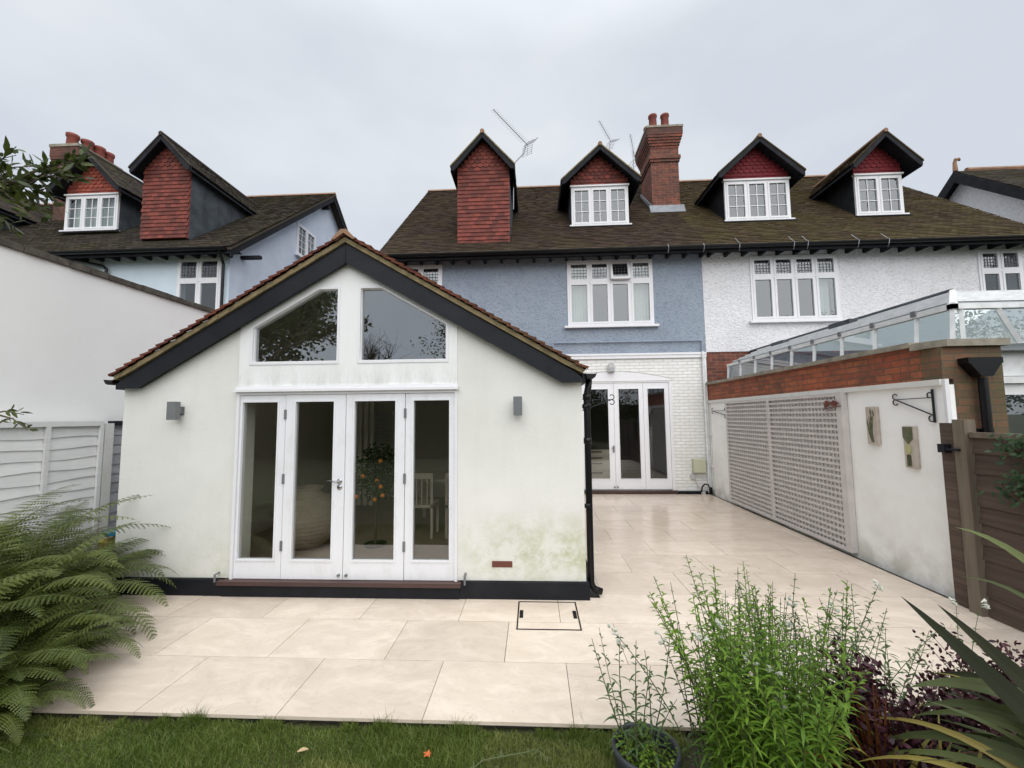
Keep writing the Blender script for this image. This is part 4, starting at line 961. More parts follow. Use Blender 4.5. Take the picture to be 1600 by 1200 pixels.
tr = MB(); tr.box(XW-.012, XW+.028, 4.30, 4.329, .0, 2.134); tr.build('end_board', 'white_joinery', bw)
cd = MB(); cd.tube([(XW-.02, 9.80, .1), (XW-.02, 9.80, 2.07)], .013, 6); 
for z in (1.35, .62): cd.box(XW-.045, XW-.001, 9.77, 9.83, z-.02, z+.02)
cd.build('conduit', 'old_white_paint', bw)

# trellis
tr = thing('trellis', 'wide grey square lattice trellis in two bays on the boundary wall', 'trellis', (4.02, 7.2, .05))
tx0, tx1 = XW-.075, XW-.036
Y0, Ym, Y1 = 5.70, 7.31, 8.83
f = MB(); f.box(tx0-.01, tx1+.03, Y0-.10, Y0, .04, 2.09); f.box(tx0-.012, tx1, Ym-.035, Ym+.035, .04, 2.068); f.box(tx0-.01, tx1, Y1, Y1+.035, .04, 2.07)
for (a, b) in ((Y0, Ym-.035), (Ym+.035, Y1)): f.box(tx0-.009, tx1, a, b, .04, .085); f.box(tx0-.009, tx1, a, b, 2.03, 2.068)
f.build('frame', 'lattice_grey', tr)
for (a, b) in ((Y0, Ym-.035), (Ym+.035, Y1)):
    l_ = MB(); n = round((b-a)/.078); 
    for q in range(1, n+1): yy = a+(b-a)*q/(n+1); l_.box(tx0+.014, tx0+.026, yy-.0145, yy+.0145, .085, 2.03)
    nz_ = 25
    for q in range(nz_): zz = .085+1.945*(q+.7)/(nz_+.4); l_.box(tx0, tx0+.0135, a, b, zz-.0155, zz+.0155)
    l_.build('lattice', 'lattice_grey', tr)

# plaques
def plaque(y0, y1, z0, z1, label, kind):
    t = thing('wall_plaque', label, 'plaque', (XW, (y0+y1)/2, z0), 'stone plaques on the boundary wall')
    o = MB().box(XW-.04, XW-.002, y0, y1, z0, z1).build('slab', 'plaque_stone', t); o.modifiers.new('b', 'BEVEL').width = .006
    X = XW-.041; r = MB()
    ym = (y0+y1)/2; W = y1-y0; H = z1-z0
    # picture is seen from -X: larger y lies to the left
    if kind == 'reeds':
        for q in range(9):
            yb = ym+random.uniform(-.25, .1)*W*.6; yt = ym+(q-4)/4*.33*W+.02; zt = z0+H*random.uniform(.55, .9)
            r.tube([(X, yb, z0+.06*H), (X-.003, (yb+yt)/2+.01, (z0+zt)/2), (X, yt, zt)], [.003, .006, .001], 5)
        for q in range(6): yt = ym+random.uniform(-.3, .35)*W; zt = z0+H*random.uniform(.68, .9); r.tube([(X, yt, zt-.03), (X-.004, yt, zt), (X, yt+.004, zt+.03)], [.002, .008, .001], 6)
        r.build('reed_relief', 'plaque_green', t)
    else:
        r.prism([(y0+.16*W, z1-.01), (y1-.05*W, z1-.01), (y1-.05*W, z1-.28*H), (ym+.12*W, z1-.40*H), (ym+.10*W, z1-.52*H), (ym, z1-.42*H), (y0+.16*W, z1-.30*H)], X-.006, X, axis='x'); r.build('leaf_relief', 'plaque_green', t)
        b = MB(); b.prism([(ym+.06*W+.22*W*math.sin(a)*(1 if math.cos(a) < .3 else .75), z0+.45*H+.11*H*math.cos(a)*1.1) for a in [6.283*i/16 for i in range(16)]], X-.009, X, axis='x'); b.build('bulb_relief', 'plaque_bulb', t)
        l = MB()
        for q in range(10): zq = z0+.05*H+.028*H*q; yq = ym+random.uniform(.0, .18)*W; l.box(X-.005, X, yq-.12*W, yq+.12*W, zq, zq+.012*H)
        for q in range(4): l.box(X-.007, X-.001, ym-.1*W+q*.1*W, ym-.075*W+q*.1*W, z0+.04*H, z0+.31*H)
        l.build('root_relief', 'plaque_green', t)
plaque(5.12, 5.28, 1.43, 1.88, 'narrow stone plaque with grass stems in relief beside the trellis', 'reeds')
plaque(4.645, 4.79, 1.21, 1.66, 'narrow stone plaque with dark leaf and bulb relief near the gate post', 'bulb')

def bracket(base, out_v, label, H=.34, Lb=.44, mat='black_paint', post=True, sg=1):
    t = thing('hanging_basket_bracket', label, 'bracket', base, 'scrolled basket brackets')
    b = Vector(base); o = Vector(out_v).normalized(); z = Vector((0, 0, 1))
    if post: MB().tube([b+z*.0, b+z*(-H)], .011, 6).build('back_plate', mat, t)
    a = MB(); p0 = b-z*.085; tip = b+o*Lb-z*.09
    a.tube([p0, tip], .005, 6); a.tube([b-z*(H-.07), b+o*Lb*.5-z*(.5*(H-.07)+.045), tip], .007, 6)
    def curl(c, r, a0, a1, n=12): a.tube([c+o*r*math.cos(a0+(a1-a0)*k/n)+z*r*math.sin(a0+(a1-a0)*k/n) for k in range(n+1)], .006, 6)
    curl(tip+z*.032, .03, -1.5, 2.6); curl(tip-z*.032, .03, 1.5, -2.6); curl(b+o*.03-z*.06, .028, -1.2, 2.2); curl(b+o*.03-z*(H-.04), .03, 1.4, -2.6)
    a.build('scroll_arm', mat, t)
bracket((XW-.02, 4.43, 2.04), (0, 1, .0), 'black scrolled basket bracket on the near end of the boundary wall')
bracket((XW-.02, 9.0, 1.98), (0, 1, 0), 'black scrolled basket bracket on the far end of the wall beyond the trellis', Lb=.65, H=.26, post=False)
bracket((EX1+.01, 5.35, 2.10), (1, .05, 0), 'black scrolled basket bracket on the extension side wall before the french doors', Lb=.50)
# two iron birds on a twig
bi = thing('iron_birds', 'pair of rusty iron birds on a twig fixed beside the trellis', 'ornament', (XW-.08, 5.7, 1.9))
MB().tube([(XW-.1, 5.93, 1.86), (XW-.1, 5.75, 1.885), (XW-.1, 5.58, 1.90)], .006, 6).build('twig', 'rust_iron', bi)
for yb in (5.83, 5.70):
    p_ = [(yb+.055, 1.875), (yb+.06, 1.93), (yb+.035, 1.975), (yb+.0, 1.98), (yb-.045, 1.955), (yb-.075, 1.93), (yb-.04, 1.925), (yb-.01, 1.90), (yb+.02, 1.89)] if yb > 5.75 else [(yb+.05, 1.90), (yb+.055, 1.95), (yb+.02, 1.98), (yb-.03, 1.965), (yb-.09, 1.935), (yb-.05, 1.93), (yb-.02, 1.905), (yb+.02, 1.895)]
    MB().prism(p_, XW-.108, XW-.098, axis='x').build('bird', 'rust_iron', bi)

# hopper and downpipe on pier
hp = thing('hopper_head', 'black rainwater hopper and downpipe on the mossy brick pier', 'rainwater hopper', (4.47, 4.25, 2.2))
h_ = MB(); h_.prism([(4.235, 2.335), (4.555, 2.335), (4.555, 2.28), (4.535, 2.27), (4.45, 2.15), (4.345, 2.15), (4.255, 2.27), (4.235, 2.28)], 4.22, 4.325); h_.build('hopper', 'black_plastic', hp)
h_ = MB(); h_.tube([(4.40, 4.27, 2.14), (4.40, 4.27, .1)], .038, 12); h_.box(4.32, 4.49, 4.30, 4.328, 1.60, 1.64); h_.build('downpipe', 'black_plastic', hp)

# conservatory
cs = thing('conservatory', 'white framed glass conservatory with sloped glazing behind the brick wall', 'conservatory', (6, 7, 0))
BXc, BYc, BZ = 4.33, 4.42, 2.88; SX, SY, SZ = 4.30, 4.40, 2.56; TXc, TYc, TZ = 5.12, 5.21, 3.26
fr = MB(); gl = MB(); rfm = MB()
ysl = [4.42, 4.82, 5.39, 5.95, 6.52, 7.08, 7.65, 8.21, 8.78, 9.33]
for q, y in enumerate(ysl):
    yy = y if q else BYc
    fr.tube([(SX, yy, SZ-.05), (BXc, yy, BZ)], .028, 4)
for x in (4.76, 5.4, 6.05, 6.7, 7.35): fr.tube([(x+.13, SY-.03, 2.50), (x, BYc, BZ)], .028, 4)
fr.tube([(SX+.09, SY-.0, 2.50), (BXc+.08, BYc, BZ)], .026, 4)
fr.box(BXc-.03, BXc+.03, BYc-.03, 9.36, BZ-.02, BZ+.035); fr.box(BXc-.03, 9.0, BYc-.03, BYc+.03, BZ-.0205, BZ+.034)
fr.tube([(BXc, BYc, BZ+.02), (TXc, TYc, TZ)], .04, 6)
fr.build('frame', 'white_upvc', cs)
gl.quad((SX, SY, SZ-.05), (SX, 9.35, SZ-.05), (BXc, 9.35, BZ), (BXc, BYc, BZ)); gl.quad((SX, SY, 2.50), (9.2, SY, 2.50), (9.0, BYc, BZ), (BXc, BYc, BZ)); gl.build('sloping_panes', 'roof_glass', cs)
rfm.quad((BXc, BYc, BZ+.03), (BXc, 9.36, BZ+.03), (TXc, 9.36, TZ), (TXc, TYc, TZ)); rfm.quad((BXc, BYc, BZ+.03), (9.0, BYc, BZ+.03), (8.6, TYc, TZ), (TXc, TYc, TZ)); rfm.quad((TXc, TYc, TZ), (8.6, TYc, TZ), (8.6, 9.92, TZ), (TXc, 9.92, TZ))
rfm.build('roof_sheet', 'polycarbonate', cs)
bs = MB()
for q in range(1, 6):
    t = q/6; x = BXc+(TXc-BXc)*t; y = BYc+(TYc-BYc)*t; z = BZ+.03+(TZ-BZ-.03)*t
    bs.box(x-.02, x+.02, y, 9.36, z+.002, z+.028); bs.box(x, 8.9, y-.02, y+.02, z+.003, z+.027)
bs.build('glazing_bars', 'white_upvc', cs)
dk = MB(); dk.tube([(TXc, TYc, TZ+.02), (TXc, 9.92, TZ+.02)], .03, 6); dk.box(4.85, 5.1, 6.5, 6.95, 3.17, 3.25); dk.box(4.85, 5.1, 8.2, 8.6, 3.17, 3.24); dk.prism([(BXc-.02, 2.52), (BXc+.02, 2.9), (TXc, TZ), (TXc, 2.52)], 9.34, 9.40); dk.build('flashing', 'dark_lead', cs)
lk = MB()
for y in ysl[1:-1]: lk.box(BXc-.045, BXc-.02, y-.03, y+.03, BZ+.0, BZ+.06)
lk.build('brackets', 'grey_metal', cs)
rw = MB(); rw.box(4.67, 9.2, 4.62, 4.70, 2.18, 2.50); rw.box(4.68, 9.2, 4.56, 4.62, 2.10, 2.17); rw.box(4.67, 4.76, 4.60, 4.68, 0, 2.10); rw.box(5.6, 5.68, 4.60, 4.68, 0, 2.10); rw.box(4.76, 5.6, 4.60, 4.68, 1.98, 2.10); rw.box(4.76, 5.6, 4.60, 4.68, 0, .5); rw.build('front_frame', 'white_upvc', cs)
gt = MB(); gt.box(4.72, 9.2, 4.50, 4.61, 2.44, 2.51); gt.build('gutter', 'galvanised', cs)
gq = MB(); gq.quad((4.76, 4.64, .5), (5.6, 4.64, .5), (5.6, 4.64, 1.98), (4.76, 4.64, 1.98)); gq.build('front_pane', 'roof_glass', cs)
ins = MB(); ins.box(4.33, 9.2, 4.72, 9.9, -.04, .02); ins.box(9.15, 9.2, 4.72, 9.9, .02, 2.5); ins.build('floor', 'grey_metal', cs)

# ------------------------------------------------------------ fences
def feather(mb, X, side, y0, y1, z0, z1, nb, mat=None, wav=.012):
    """horizontal overlapping waney boards on plane X, lower edge thicker, facing side"""
    H = (z1-z0)/nb; ns = 10
    for b in range(nb):
        ph = random.uniform(0, 6); t = random.random()
        for q in range(ns):
            ya, yb = y0+(y1-y0)*q/ns, y0+(y1-y0)*(q+1)/ns
            wa = wav*math.sin(ph+q*1.1); wb = wav*math.sin(ph+(q+1)*1.1)
            za, zb_, zt = z0+b*H+wa, z0+b*H+wb, z0+(b+1)*H+.015
            f = side*.016
            mb.quad((X+f, ya, za), (X+f, yb, zb_), (X+side*.003, yb, zt), (X+side*.003, ya, zt), tv=t)
            mb.quad((X, ya, za), (X, yb, zb_), (X+f, yb, zb_), (X+f, ya, za), tv=t)
    mb.quad((X-side*.004, y0, z0), (X-side*.004, y1, z0), (X-side*.004, y1, z1), (X-side*.004, y0, z1), tv=1)
lf = thing('white_fence', 'whitewashed overlap board fence running along the left boundary below the tall white wall', 'fence', (-5.4, 4.5, 0))
XF = -5.4
for (a, b, mt) in ((1.3, 3.06, 'grey_white_board'), (3.16, 4.93, 'grey_white_board')):
    p = MB(); feather(p, XF, 1, a, b, .02, 1.74, 14); p.build('board_panel', mt, lf)
    fr = MB(); fr.box(XF-.02, XF+.045, a, b, 1.742, 1.80); 
    for y in (a+.02, (a*2+b)/3 if False else a+.59, a+1.18, b-.02): fr.box(XF+.017, XF+.045, y-.022, y+.022, .02, 1.741)
    fr.build('batten', 'grey_white_board', lf)
for y in (3.11, 5.0): MB().box(XF-.03, XF+.05, y-.05, y+.05, 0, 1.77).build('post', 'old_white_paint', lf)
p = MB(); feather(p, XF-.03, 1, 5.06, 6.9, .02, 1.74, 14); p.build('board_panel', 'grey_board', lf); MB().box(XF-.05, XF+.03, 5.06, 6.9, 1.742, 1.80).build('capping', 'black_timber', lf)

rfn = thing('brown_fence', 'weathered brown overlap board fence on the right beyond the brick pier', 'fence', (3.97, 3, 0))
p = MB(); feather(p, 3.99, -1, .6, 4.0, .02, 1.57, 10, wav=.016); p.build('board_panel', 'weathered_board', rfn)
MB().box(3.955, 4.02, .6, 4.0, 1.572, 1.62).build('capping', 'weathered_post', rfn)
MB().box(3.93, 4.03, 4.01, 4.12, 0, 1.735).build('post', 'weathered_post', rfn)
MB().box(3.965, 4.03, 4.16, 4.28, 0, 1.70).build('gate_post', 'weathered_board', rfn)
MB().box(3.93, 3.96, 2.1, 2.17, .02, 1.571).build('batten', 'weathered_post', rfn)
lt = MB(); lt.box(3.90, 3.964, 4.18, 4.25, 1.42, 1.50); lt.box(3.905, 3.929, 4.06, 4.20, 1.445, 1.465); lt.build('latch', 'black_paint', rfn)

# toys beside the extension
ty = thing('stacked_tubs', 'red tub with yellow and blue lids beside the extension, half hidden by ferns', 'tub', (-4.95, 4.85, 0))
MB().lathe((-4.98, 4.85, .0), [(0, 0), (.17, 0), (.19, .30), (.19, .31), (0, .31)], 18).build('tub', 'bright_red', ty)
MB().lathe((-4.98, 4.85, .315), [(0, 0), (.185, 0), (.185, .08), (0, .09)], 18).build('yellow_lid', 'dull_yellow', ty)
MB().lathe((-4.98, 4.85, .46), [(0, 0), (.15, 0), (.15, .04), (0, .045)], 18).build('blue_lid', 'bright_blue', ty); MB().tube([(-4.98, 4.85, .40), (-4.98, 4.85, .465)], .06, 10).build('stem', 'dull_yellow', ty)

# ------------------------------------------------------------ plants
#PLANTS
def rv(s=1): return Vector((random.gauss(0, s), random.gauss(0, s), random.gauss(0, s)))
def fern(x, y, n, Lf, label, z0=-.03, az=None):
    t = thing('fern', label, 'fern', (x, y, z0), 'ferns at the left edge of the patio')
    fm = MB(); st = MB()
    for k in range(n):
        a = (2*math.pi*k/n+random.uniform(-.3, .3)) if az is None else random.uniform(*az)
        l = Lf*random.uniform(.7, 1.08); el = random.uniform(.7, 1.45); bend = random.uniform(1.1, 2.3)
        p = Vector((x+random.gauss(0, .04), y+random.gauss(0, .04), z0)); pts = [p.copy()]; ns = 42; dirs = []
        tw = random.uniform(-.25, .25)
        for j in range(ns):
            tt = j/ns; e = el-bend*tt**1.6; aa = a+tw*tt
            d = Vector((math.cos(aa)*math.cos(e), math.sin(aa)*math.cos(e), math.sin(e))); dirs.append(d); p = p+d*l/ns; pts.append(p.copy())
        st.tube(pts[::3], [.004*(1-.8*i/14) for i in range(len(pts[::3]))], 4, False)
        tone = random.random()*.6
        for j in range(5, ns):
            tt = j/ns; d = dirs[j]; s = d.cross(Vector((0, 0, 1)))
            if s.length < .01: continue
            s.normalize(); nrm = s.cross(d)
            pl = l*.185*min(1, (tt/.22))*(1-tt)**.75*1.25*random.uniform(.88, 1.1)
            for sg in (-1, 1):
                pd = (s*sg+d*.38-Vector((0, 0, 1))*random.uniform(.05, .25)+nrm*.1).normalized(); q0 = pts[j]; wN = 8 if pl > .07 else 5; c = pd.cross(nrm).normalized()
                tv = min(1, tone+random.random()*.4)
                pw = min(.015, l*.0115)
                prev = q0
                for m_ in range(wN):
                    ta, tb_ = m_/wN, (m_+1)/wN; A = q0+pd*pl*ta-Vector((0, 0, .18*pl*ta*ta)); B = q0+pd*pl*tb_-Vector((0, 0, .18*pl*tb_*tb_))
                    hw = pw*(1-ta)**.6+.002; mid = A.lerp(B, .62)
                    i = len(fm.v); fm.v += [tuple(A), tuple(mid+c*hw), tuple(B), tuple(mid-c*hw)]; fm.f.append((i, i+1, i+2, i+3)); fm.tv.append(tv)
    fm.build('fronds', 'fern_leaf', t); st.build('stalks', 'stem_green', t)
fern(-4.30, 3.45, 42, 1.5, 'tall fern at the back of the clump, tips against the white fence')
fern(-4.0, 2.95, 44, 1.25, 'broad fern spreading over the left edge of the paving')
fern(-3.62, 2.62, 44, .98, 'low front fern drooping over the patio corner and lawn')
fern(-3.62, 3.02, 34, .85, 'short fern with fronds hiding the corner of the paving')
fern(-3.28, 2.50, 34, .60, 'small fern at the very corner of the lawn')
fern(-3.42, 2.66, 40, .80, 'lowest fern, its fronds touching the lawn edge')
fern(-4.75, 3.95, 30, 1.4, 'rear fern nearest the coloured tubs and fence post')
fern(-4.15, 2.55, 36, 1.3, 'fern cut off by the left edge of the picture')
fern(-4.75, 3.3, 38, 1.65, 'upright fern rising against the white fence panel at the far left')

def perennial(name, label, cat, cx, cy, rad, n, h0, h1, mat, leaf=.075, z0=.0, lean=(0, 0), gap=.03, group=None, flowers=0, wd=.011, tops=None, spread=.16):
    t = thing(name, label, cat, (cx, cy, z0), group); lf_ = MB(); st = MB(); fl = MB()
    for k in range(n):
        a = random.uniform(0, 6.283); r = rad*math.sqrt(random.random()); b = Vector((cx+r*math.cos(a), cy+r*math.sin(a)*.8, z0))
        h = random.uniform(h0, h1); 
        if random.random() < .18: h = h1*random.uniform(1.0, 1.12)
        ld = Vector((lean[0]+random.gauss(0, spread)+.25*math.cos(a)*r/rad*.6, lean[1]+random.gauss(0, spread)+.2*math.sin(a)*r/rad*.6, 1))
        cv = Vector((random.gauss(0, .10), random.gauss(0, .10), 0)); P = lambda q: b+Vector((ld.x*q*h*.55, ld.y*q*h*.55, q*h))+cv*h*q*q
        st.tube([P(q/6) for q in range(7)], [.0035*(1-.6*q/6) for q in range(7)], 4, False)
        nn = int(h/gap); ph = random.uniform(0, 6); tone = random.random()*.5
        for j in range(int(nn*.12), nn):
            q = j/nn; p = P(q); ll = leaf*(1.15-.75*q**1.5)*random.uniform(.8, 1.15); ang = ph+j*1.4
            for s in (0, 1):
                if random.random() < .08: continue
                aa = ang+s*math.pi; e = .30+.45*q+random.gauss(0, .22)
                d = Vector((math.cos(aa)*math.cos(e), math.sin(aa)*math.cos(e), math.sin(e)))
                lf_.blade(p, d, (0, 0, 1), ll, wd*random.uniform(.8, 1.3), .55, min(1, tone+.5*random.random()+.15*q), 4)
            if q > .7 and random.random() < .5: lf_.blade(p, (random.gauss(0, .4), random.gauss(0, .4), 1), (1, 0, 0), .02, .007, 0, .9, 3)
        if k < flowers:
            tp = P(1.0)
            for m_ in range(3):
                d = Vector((random.gauss(0, 1), random.gauss(0, 1), .3)).normalized(); q0 = tp-Vector((0, 0, .012*m_))
                fl.tube([q0, q0+d*.014, q0+d*.026-Vector((0, 0, .004))], [.002, .005, .010], 7)
                for pe in range(4): fl.blade(q0+d*.024, d+rv(.5), (0, 0, 1), .014, .010, .2, .7, 3)
    st.build('stems', 'stem_green', t); lf_.build('leaves', mat, t)
    if fl.v: fl.build('flowers', 'white_petal', t)
    return t
perennial('flowering_perennial', 'dense bright green leafy perennial beside the black pot, white flowers on thin spires', 'plant', 1.04, 2.04, .25, 112, .44, .92, 'stem_leaf', .112, .03, (-.10, .05), flowers=9, wd=.0105, spread=.24, gap=.022)
perennial('flowering_perennial', 'airy row of upright dark green stems right of the bright clump', 'plant', 1.50, 2.46, .34, 40, .50, .76, 'dark_stem_leaf', .10, .03, (.08, .0), flowers=1, wd=.0105, spread=.26)
perennial('flowering_perennial', 'tall thin stems with narrow leaves standing before the lattice trellis foot', 'plant', 1.22, 2.46, .22, 20, .66, .94, 'dark_stem_leaf', .066, .03, (.05, .0), flowers=2, gap=.04)
# pot
pt = thing('plant_pot', 'round dark glazed pot at the lawn edge below the leafy perennials', 'pot', (.515, 2.14, -.06))
MB().lathe((.515, 2.14, -.06), [(.0, 0), (.12, 0), (.135, .06), (.148, .19), (.155, .25), (.160, .262), (.158, .285), (.150, .290), (.138, .283), (.134, .25), (.13, .20)], 36).build('pot_body', 'pot_glaze', pt, True)
MB().lathe((.515, 2.14, .165), [(0, .008), (.06, .012), (.12, .0), (.132, -.01)], 20).build('compost', 'soil', pt, True)
pp_ = perennial('potted_perennial', 'lax sparse plant in the black pot with stems leaning left over the paving', 'plant', .49, 2.14, .09, 9, .34, .58, 'dark_stem_leaf', .075, .17, (-.22, .05), gap=.036, flowers=1, spread=.40)
perennial('potted_perennial', 'low bushy green growth filling the black pot rim', 'plant', .515, 2.14, .115, 34, .05, .13, 'stem_leaf', .035, .17, (0, -.1), gap=.014, spread=.5)
perennial('flowering_perennial', 'spindly long stem leaning left from the bright clump with buds at its tip', 'plant', .80, 2.1, .05, 5, .72, .92, 'dark_stem_leaf', .05, .03, (-.32, .1), gap=.045, flowers=2, spread=.08)

def shrub(name, label, cx, cy, rx, rz, n, mat, leaf=.03, z0=.0, wr=.55, tw=40):
    t = thing(name, label, 'shrub', (cx, cy, z0)); lf_ = MB(); st = MB(); ends = []
    for k in range(tw):
        a = random.uniform(0, 6.283); e = random.uniform(.25, 1.5); l = random.uniform(.6, 1.0)
        d = Vector((math.cos(a)*math.cos(e)*rx, math.sin(a)*math.cos(e)*rx, math.sin(e)*rz))*l; b = Vector((cx, cy, z0)); m_ = b+d*.5+rv(.02)+Vector((0, 0, .04)); tip = b+d
        st.tube([b, m_, tip], [.005, .0035, .0015], 4, False); ends.append((b, m_, tip))
    for k in range(n):
        b, m_, tip = random.choice(ends); q = random.uniform(.35, 1.05); p = b.lerp(m_, min(1, q*2)) if q < .5 else m_.lerp(tip, (q-.5)*2)
        p = p+rv(.022); lf_.blade(p, rv(1)+Vector((0, 0, .6)), rv(1), leaf*random.uniform(.6, 1.3), leaf*wr, .1, None, 3, .1)
    st.build('twigs', 'bark', t); lf_.build('leaves', mat, t); return t
shrub('purple_shrub', 'dark purple leaved shrub behind the grassy leaves in the middle of the bed', 1.50, 2.06, .38, .68, 5600, 'purple_leaf', .034, .03, tw=110)
shrub('purple_shrub', 'spreading dark purple shrub at the right by the brown fence foot', 2.48, 2.40, .60, .58, 4200, 'purple_leaf', .030, .03, tw=90)
shrub('purple_shrub', 'dense purple leaved shrub under the dark flax blades', 1.90, 2.12, .40, .56, 3600, 'purple_leaf', .030, .03, tw=80)

def arcblade(mb, base, tip, w0, h, tv=None, twist=0., seg=10, fold=.12, face=None):
    base, tip = Vector(base), Vector(tip); d = tip-base; tv = random.random() if tv is None else tv
    sd_ = Vector((-d.y, d.x, 0))
    if sd_.length < .01: sd_ = Vector((1, 0, 0))
    sd_.normalize(); i = len(mb.v)
    for j in range(seg+1):
        t = j/seg; p = base+d*t+Vector((0, 0, 4*h*t*(1-t))); w_ = w0*.5*(.6+.4*min(1, t*4))*(1 if t < .55 else max(0, (1-t)/.45)**.8)
        tn = (d+Vector((0, 0, 4*h*(1-2*t)))).normalized(); s2 = (Matrix.Rotation(twist, 3, tn) @ (sd_ if not face else tn.cross(Vector(face)).normalized())); up2 = s2.cross(tn)
        mb.v += [tuple(p-s2*w_+up2*fold*w_), tuple(p), tuple(p+s2*w_+up2*fold*w_)]
    for j in range(seg):
        for o in (0, 1): mb.f.append((i+3*j+o, i+3*j+o+1, i+3*j+4+o, i+3*j+3+o)); mb.tv.append(tv)
# clump of grassy leaves
FV = (-.62, -.70, .35)
gt_ = thing('grassy_clump', 'clump of arching yellow and brown grassy leaves at the bottom of the bed', 'plant', (1.50, 1.85, .0))
gm = MB(); gr = MB()
for k in range(230):
    a = random.uniform(0, 6.283); l = random.uniform(.25, .55); b = (1.52+random.gauss(0, .09), 1.86+random.gauss(0, .07), .03)
    tip = (b[0]+math.cos(a)*l, b[1]+math.sin(a)*l*.6, random.uniform(.10, .50)); arcblade(gm if random.random() < .75 else gr, b, tip, random.uniform(.009, .017), random.uniform(.05, .15), twist=random.uniform(-.8, .8))
gm.build('leaves', 'grassy_leaf', gt_); gr.build('dry_leaves', 'rust_leaf', gt_)
rl_ = thing('rust_leaved_plant', 'rusty orange upright strap leaves in front of the purple shrub', 'plant', (1.44, 1.93, .03))
gm = MB()
for k in range(18): arcblade(gm, (1.46+random.gauss(0, .03), 1.93+random.gauss(0, .03), .03), (1.43+random.uniform(-.10, .10), 1.93+random.uniform(-.12, .12), random.uniform(.45, .69)), random.uniform(.012, .022), .03, twist=random.uniform(-1, 1))
gm.build('leaves', 'rust_leaf', rl_)
ph_ = thing('phormium', 'large flax with long sword leaves entering from the lower right corner', 'plant', (2.2, 1.3, .0))
pm = MB(); pb = MB(); gy = MB()
A0 = (1.98, .98, .05); A1 = (2.35, 1.48, .05)
for (mb_, b, tp_, w_, h_, tv_, tw_) in ((pb, A0, (1.54, 1.9, 1.03), .11, .07, .2, .5), (pb, (2.02, 1.0, .05), (1.64, 1.85, 1.02), .10, .08, .6, .3), (pm, A1, (1.79, 1.9, 1.11), .03, .30, .5, .4), (pm, A1, (1.69, 1.80, 1.34), .055, .30, .95, .5),
        (pm, A1, (1.50, 1.85, .69), .085, .30, .8, .4), (pm, A1, (1.58, 1.90, .59), .075, .26, .5, .3), (pm, (2.1, 1.2, .05), (1.50, 1.85, .58), .05, .32, .7, .2), (pm, (2.1, 1.2, .05), (1.42, 1.95, .40), .06, .34, .4, .3),
        (pm, (2.1, 1.2, .05), (1.36, 1.98, .30), .035, .34, .9, .5), (pb, A1, (1.72, 2.0, .66), .06, .26, .5, .2), (gy, (2.0, 1.3, .05), (1.40, 1.95, .50), .03, .26, .9, .2), (gy, (2.0, 1.3, .05), (1.30, 1.9, .36), .028, .28, .8, .2), (pm, (2.2, 1.3, .05), (1.62, 1.78, .50), .07, .32, .3, .1)):
    arcblade(mb_, b, tp_, w_, h_, tv_, tw_, 16, face=FV)
for k in range(40):
    a = random.uniform(2.0, 3.3); l = random.uniform(.45, .95); b = (2.2+random.gauss(0, .08), 1.40+random.gauss(0, .08), .05)
    arcblade((pm, pb, gy)[k % 3], b, (b[0]+math.cos(a)*l, b[1]+math.sin(a)*l*.9, random.uniform(.25, .75)), random.uniform(.02, .045), random.uniform(.12, .28), twist=random.uniform(-.9, .9), seg=14)
pm.build('green_leaves', 'phormium_leaf', ph_); pb.build('bronze_leaves', 'bronze_leaf', ph_); gy.build('yellowed_leaves', 'grassy_leaf', ph_)
# white snapdragon-like head at the right
perennial('flowering_perennial', 'single white flower spike beside the end of the white boundary wall', 'plant', 2.32, 2.52, .02, 2, .62, .70, 'dark_stem_leaf', .035, .03, (0, 0), gap=.07, flowers=2, spread=.04)
# climber on the right fence
cl = thing('climber', 'green climbing leaves hanging over the brown fence at the right edge', 'climber', (3.9, 3.5, 0)); lf_ = MB(); st = MB()
for (y0_, z0_, y1_, z1_, n_) in ((3.2, 1.62, 3.72, 1.50, 160), (3.3, 1.55, 3.62, 1.2, 160), (3.1, 1.2, 3.75, 1.12, 140), (3.0, 1.1, 3.5, 1.0, 120), (2.8, 1.65, 3.4, 1.62, 120)):
    st.tube([(3.93, y0_, z0_), (3.9, (y0_+y1_)/2, (z0_+z1_)/2+.04), (3.94, y1_, z1_)], .004, 5)
    for k in range(n_):
        q = random.random(); p = Vector((3.93, y0_+(y1_-y0_)*q, z0_+(z1_-z0_)*q))+Vector((random.uniform(-.06, .02), random.gauss(0, .05), random.gauss(0, .05)))
        lf_.blade(p, Vector((random.uniform(-.8, 0), random.gauss(0, .7), random.gauss(-.3, .5))), (-1, 0, .5), random.uniform(.035, .06), .032, .1, None, 3, .1)
st.tube([(3.955, 3.62, 1.45), (3.95, 3.72, 1.56), (3.95, 3.82, 1.49), (3.955, 3.96, 1.46)], .003, 5)
lf_.build('leaves', 'ivy_leaf', cl); st.build('stems', 'bark', cl)
# strap leaves on the lawn, bottom left
sp = thing('strap_leaf_plant', 'pale strap leaves lying on the lawn below the ferns', 'plant', (-3.35, 2.36, -.05)); gm = MB()
for k in range(26):
    a = random.uniform(-1.5, .4); l = random.uniform(.35, .75); arcblade(gm, (-3.45+random.gauss(0, .08), 2.38+random.gauss(0, .05), -.04), (-3.45+math.cos(a)*l, 2.38+math.sin(a)*l*.7, random.uniform(-.04, .0)), random.uniform(.014, .024), random.uniform(.01, .05), twist=random.uniform(-.5, .5))
gm.build('leaves', 'phormium_leaf', sp)

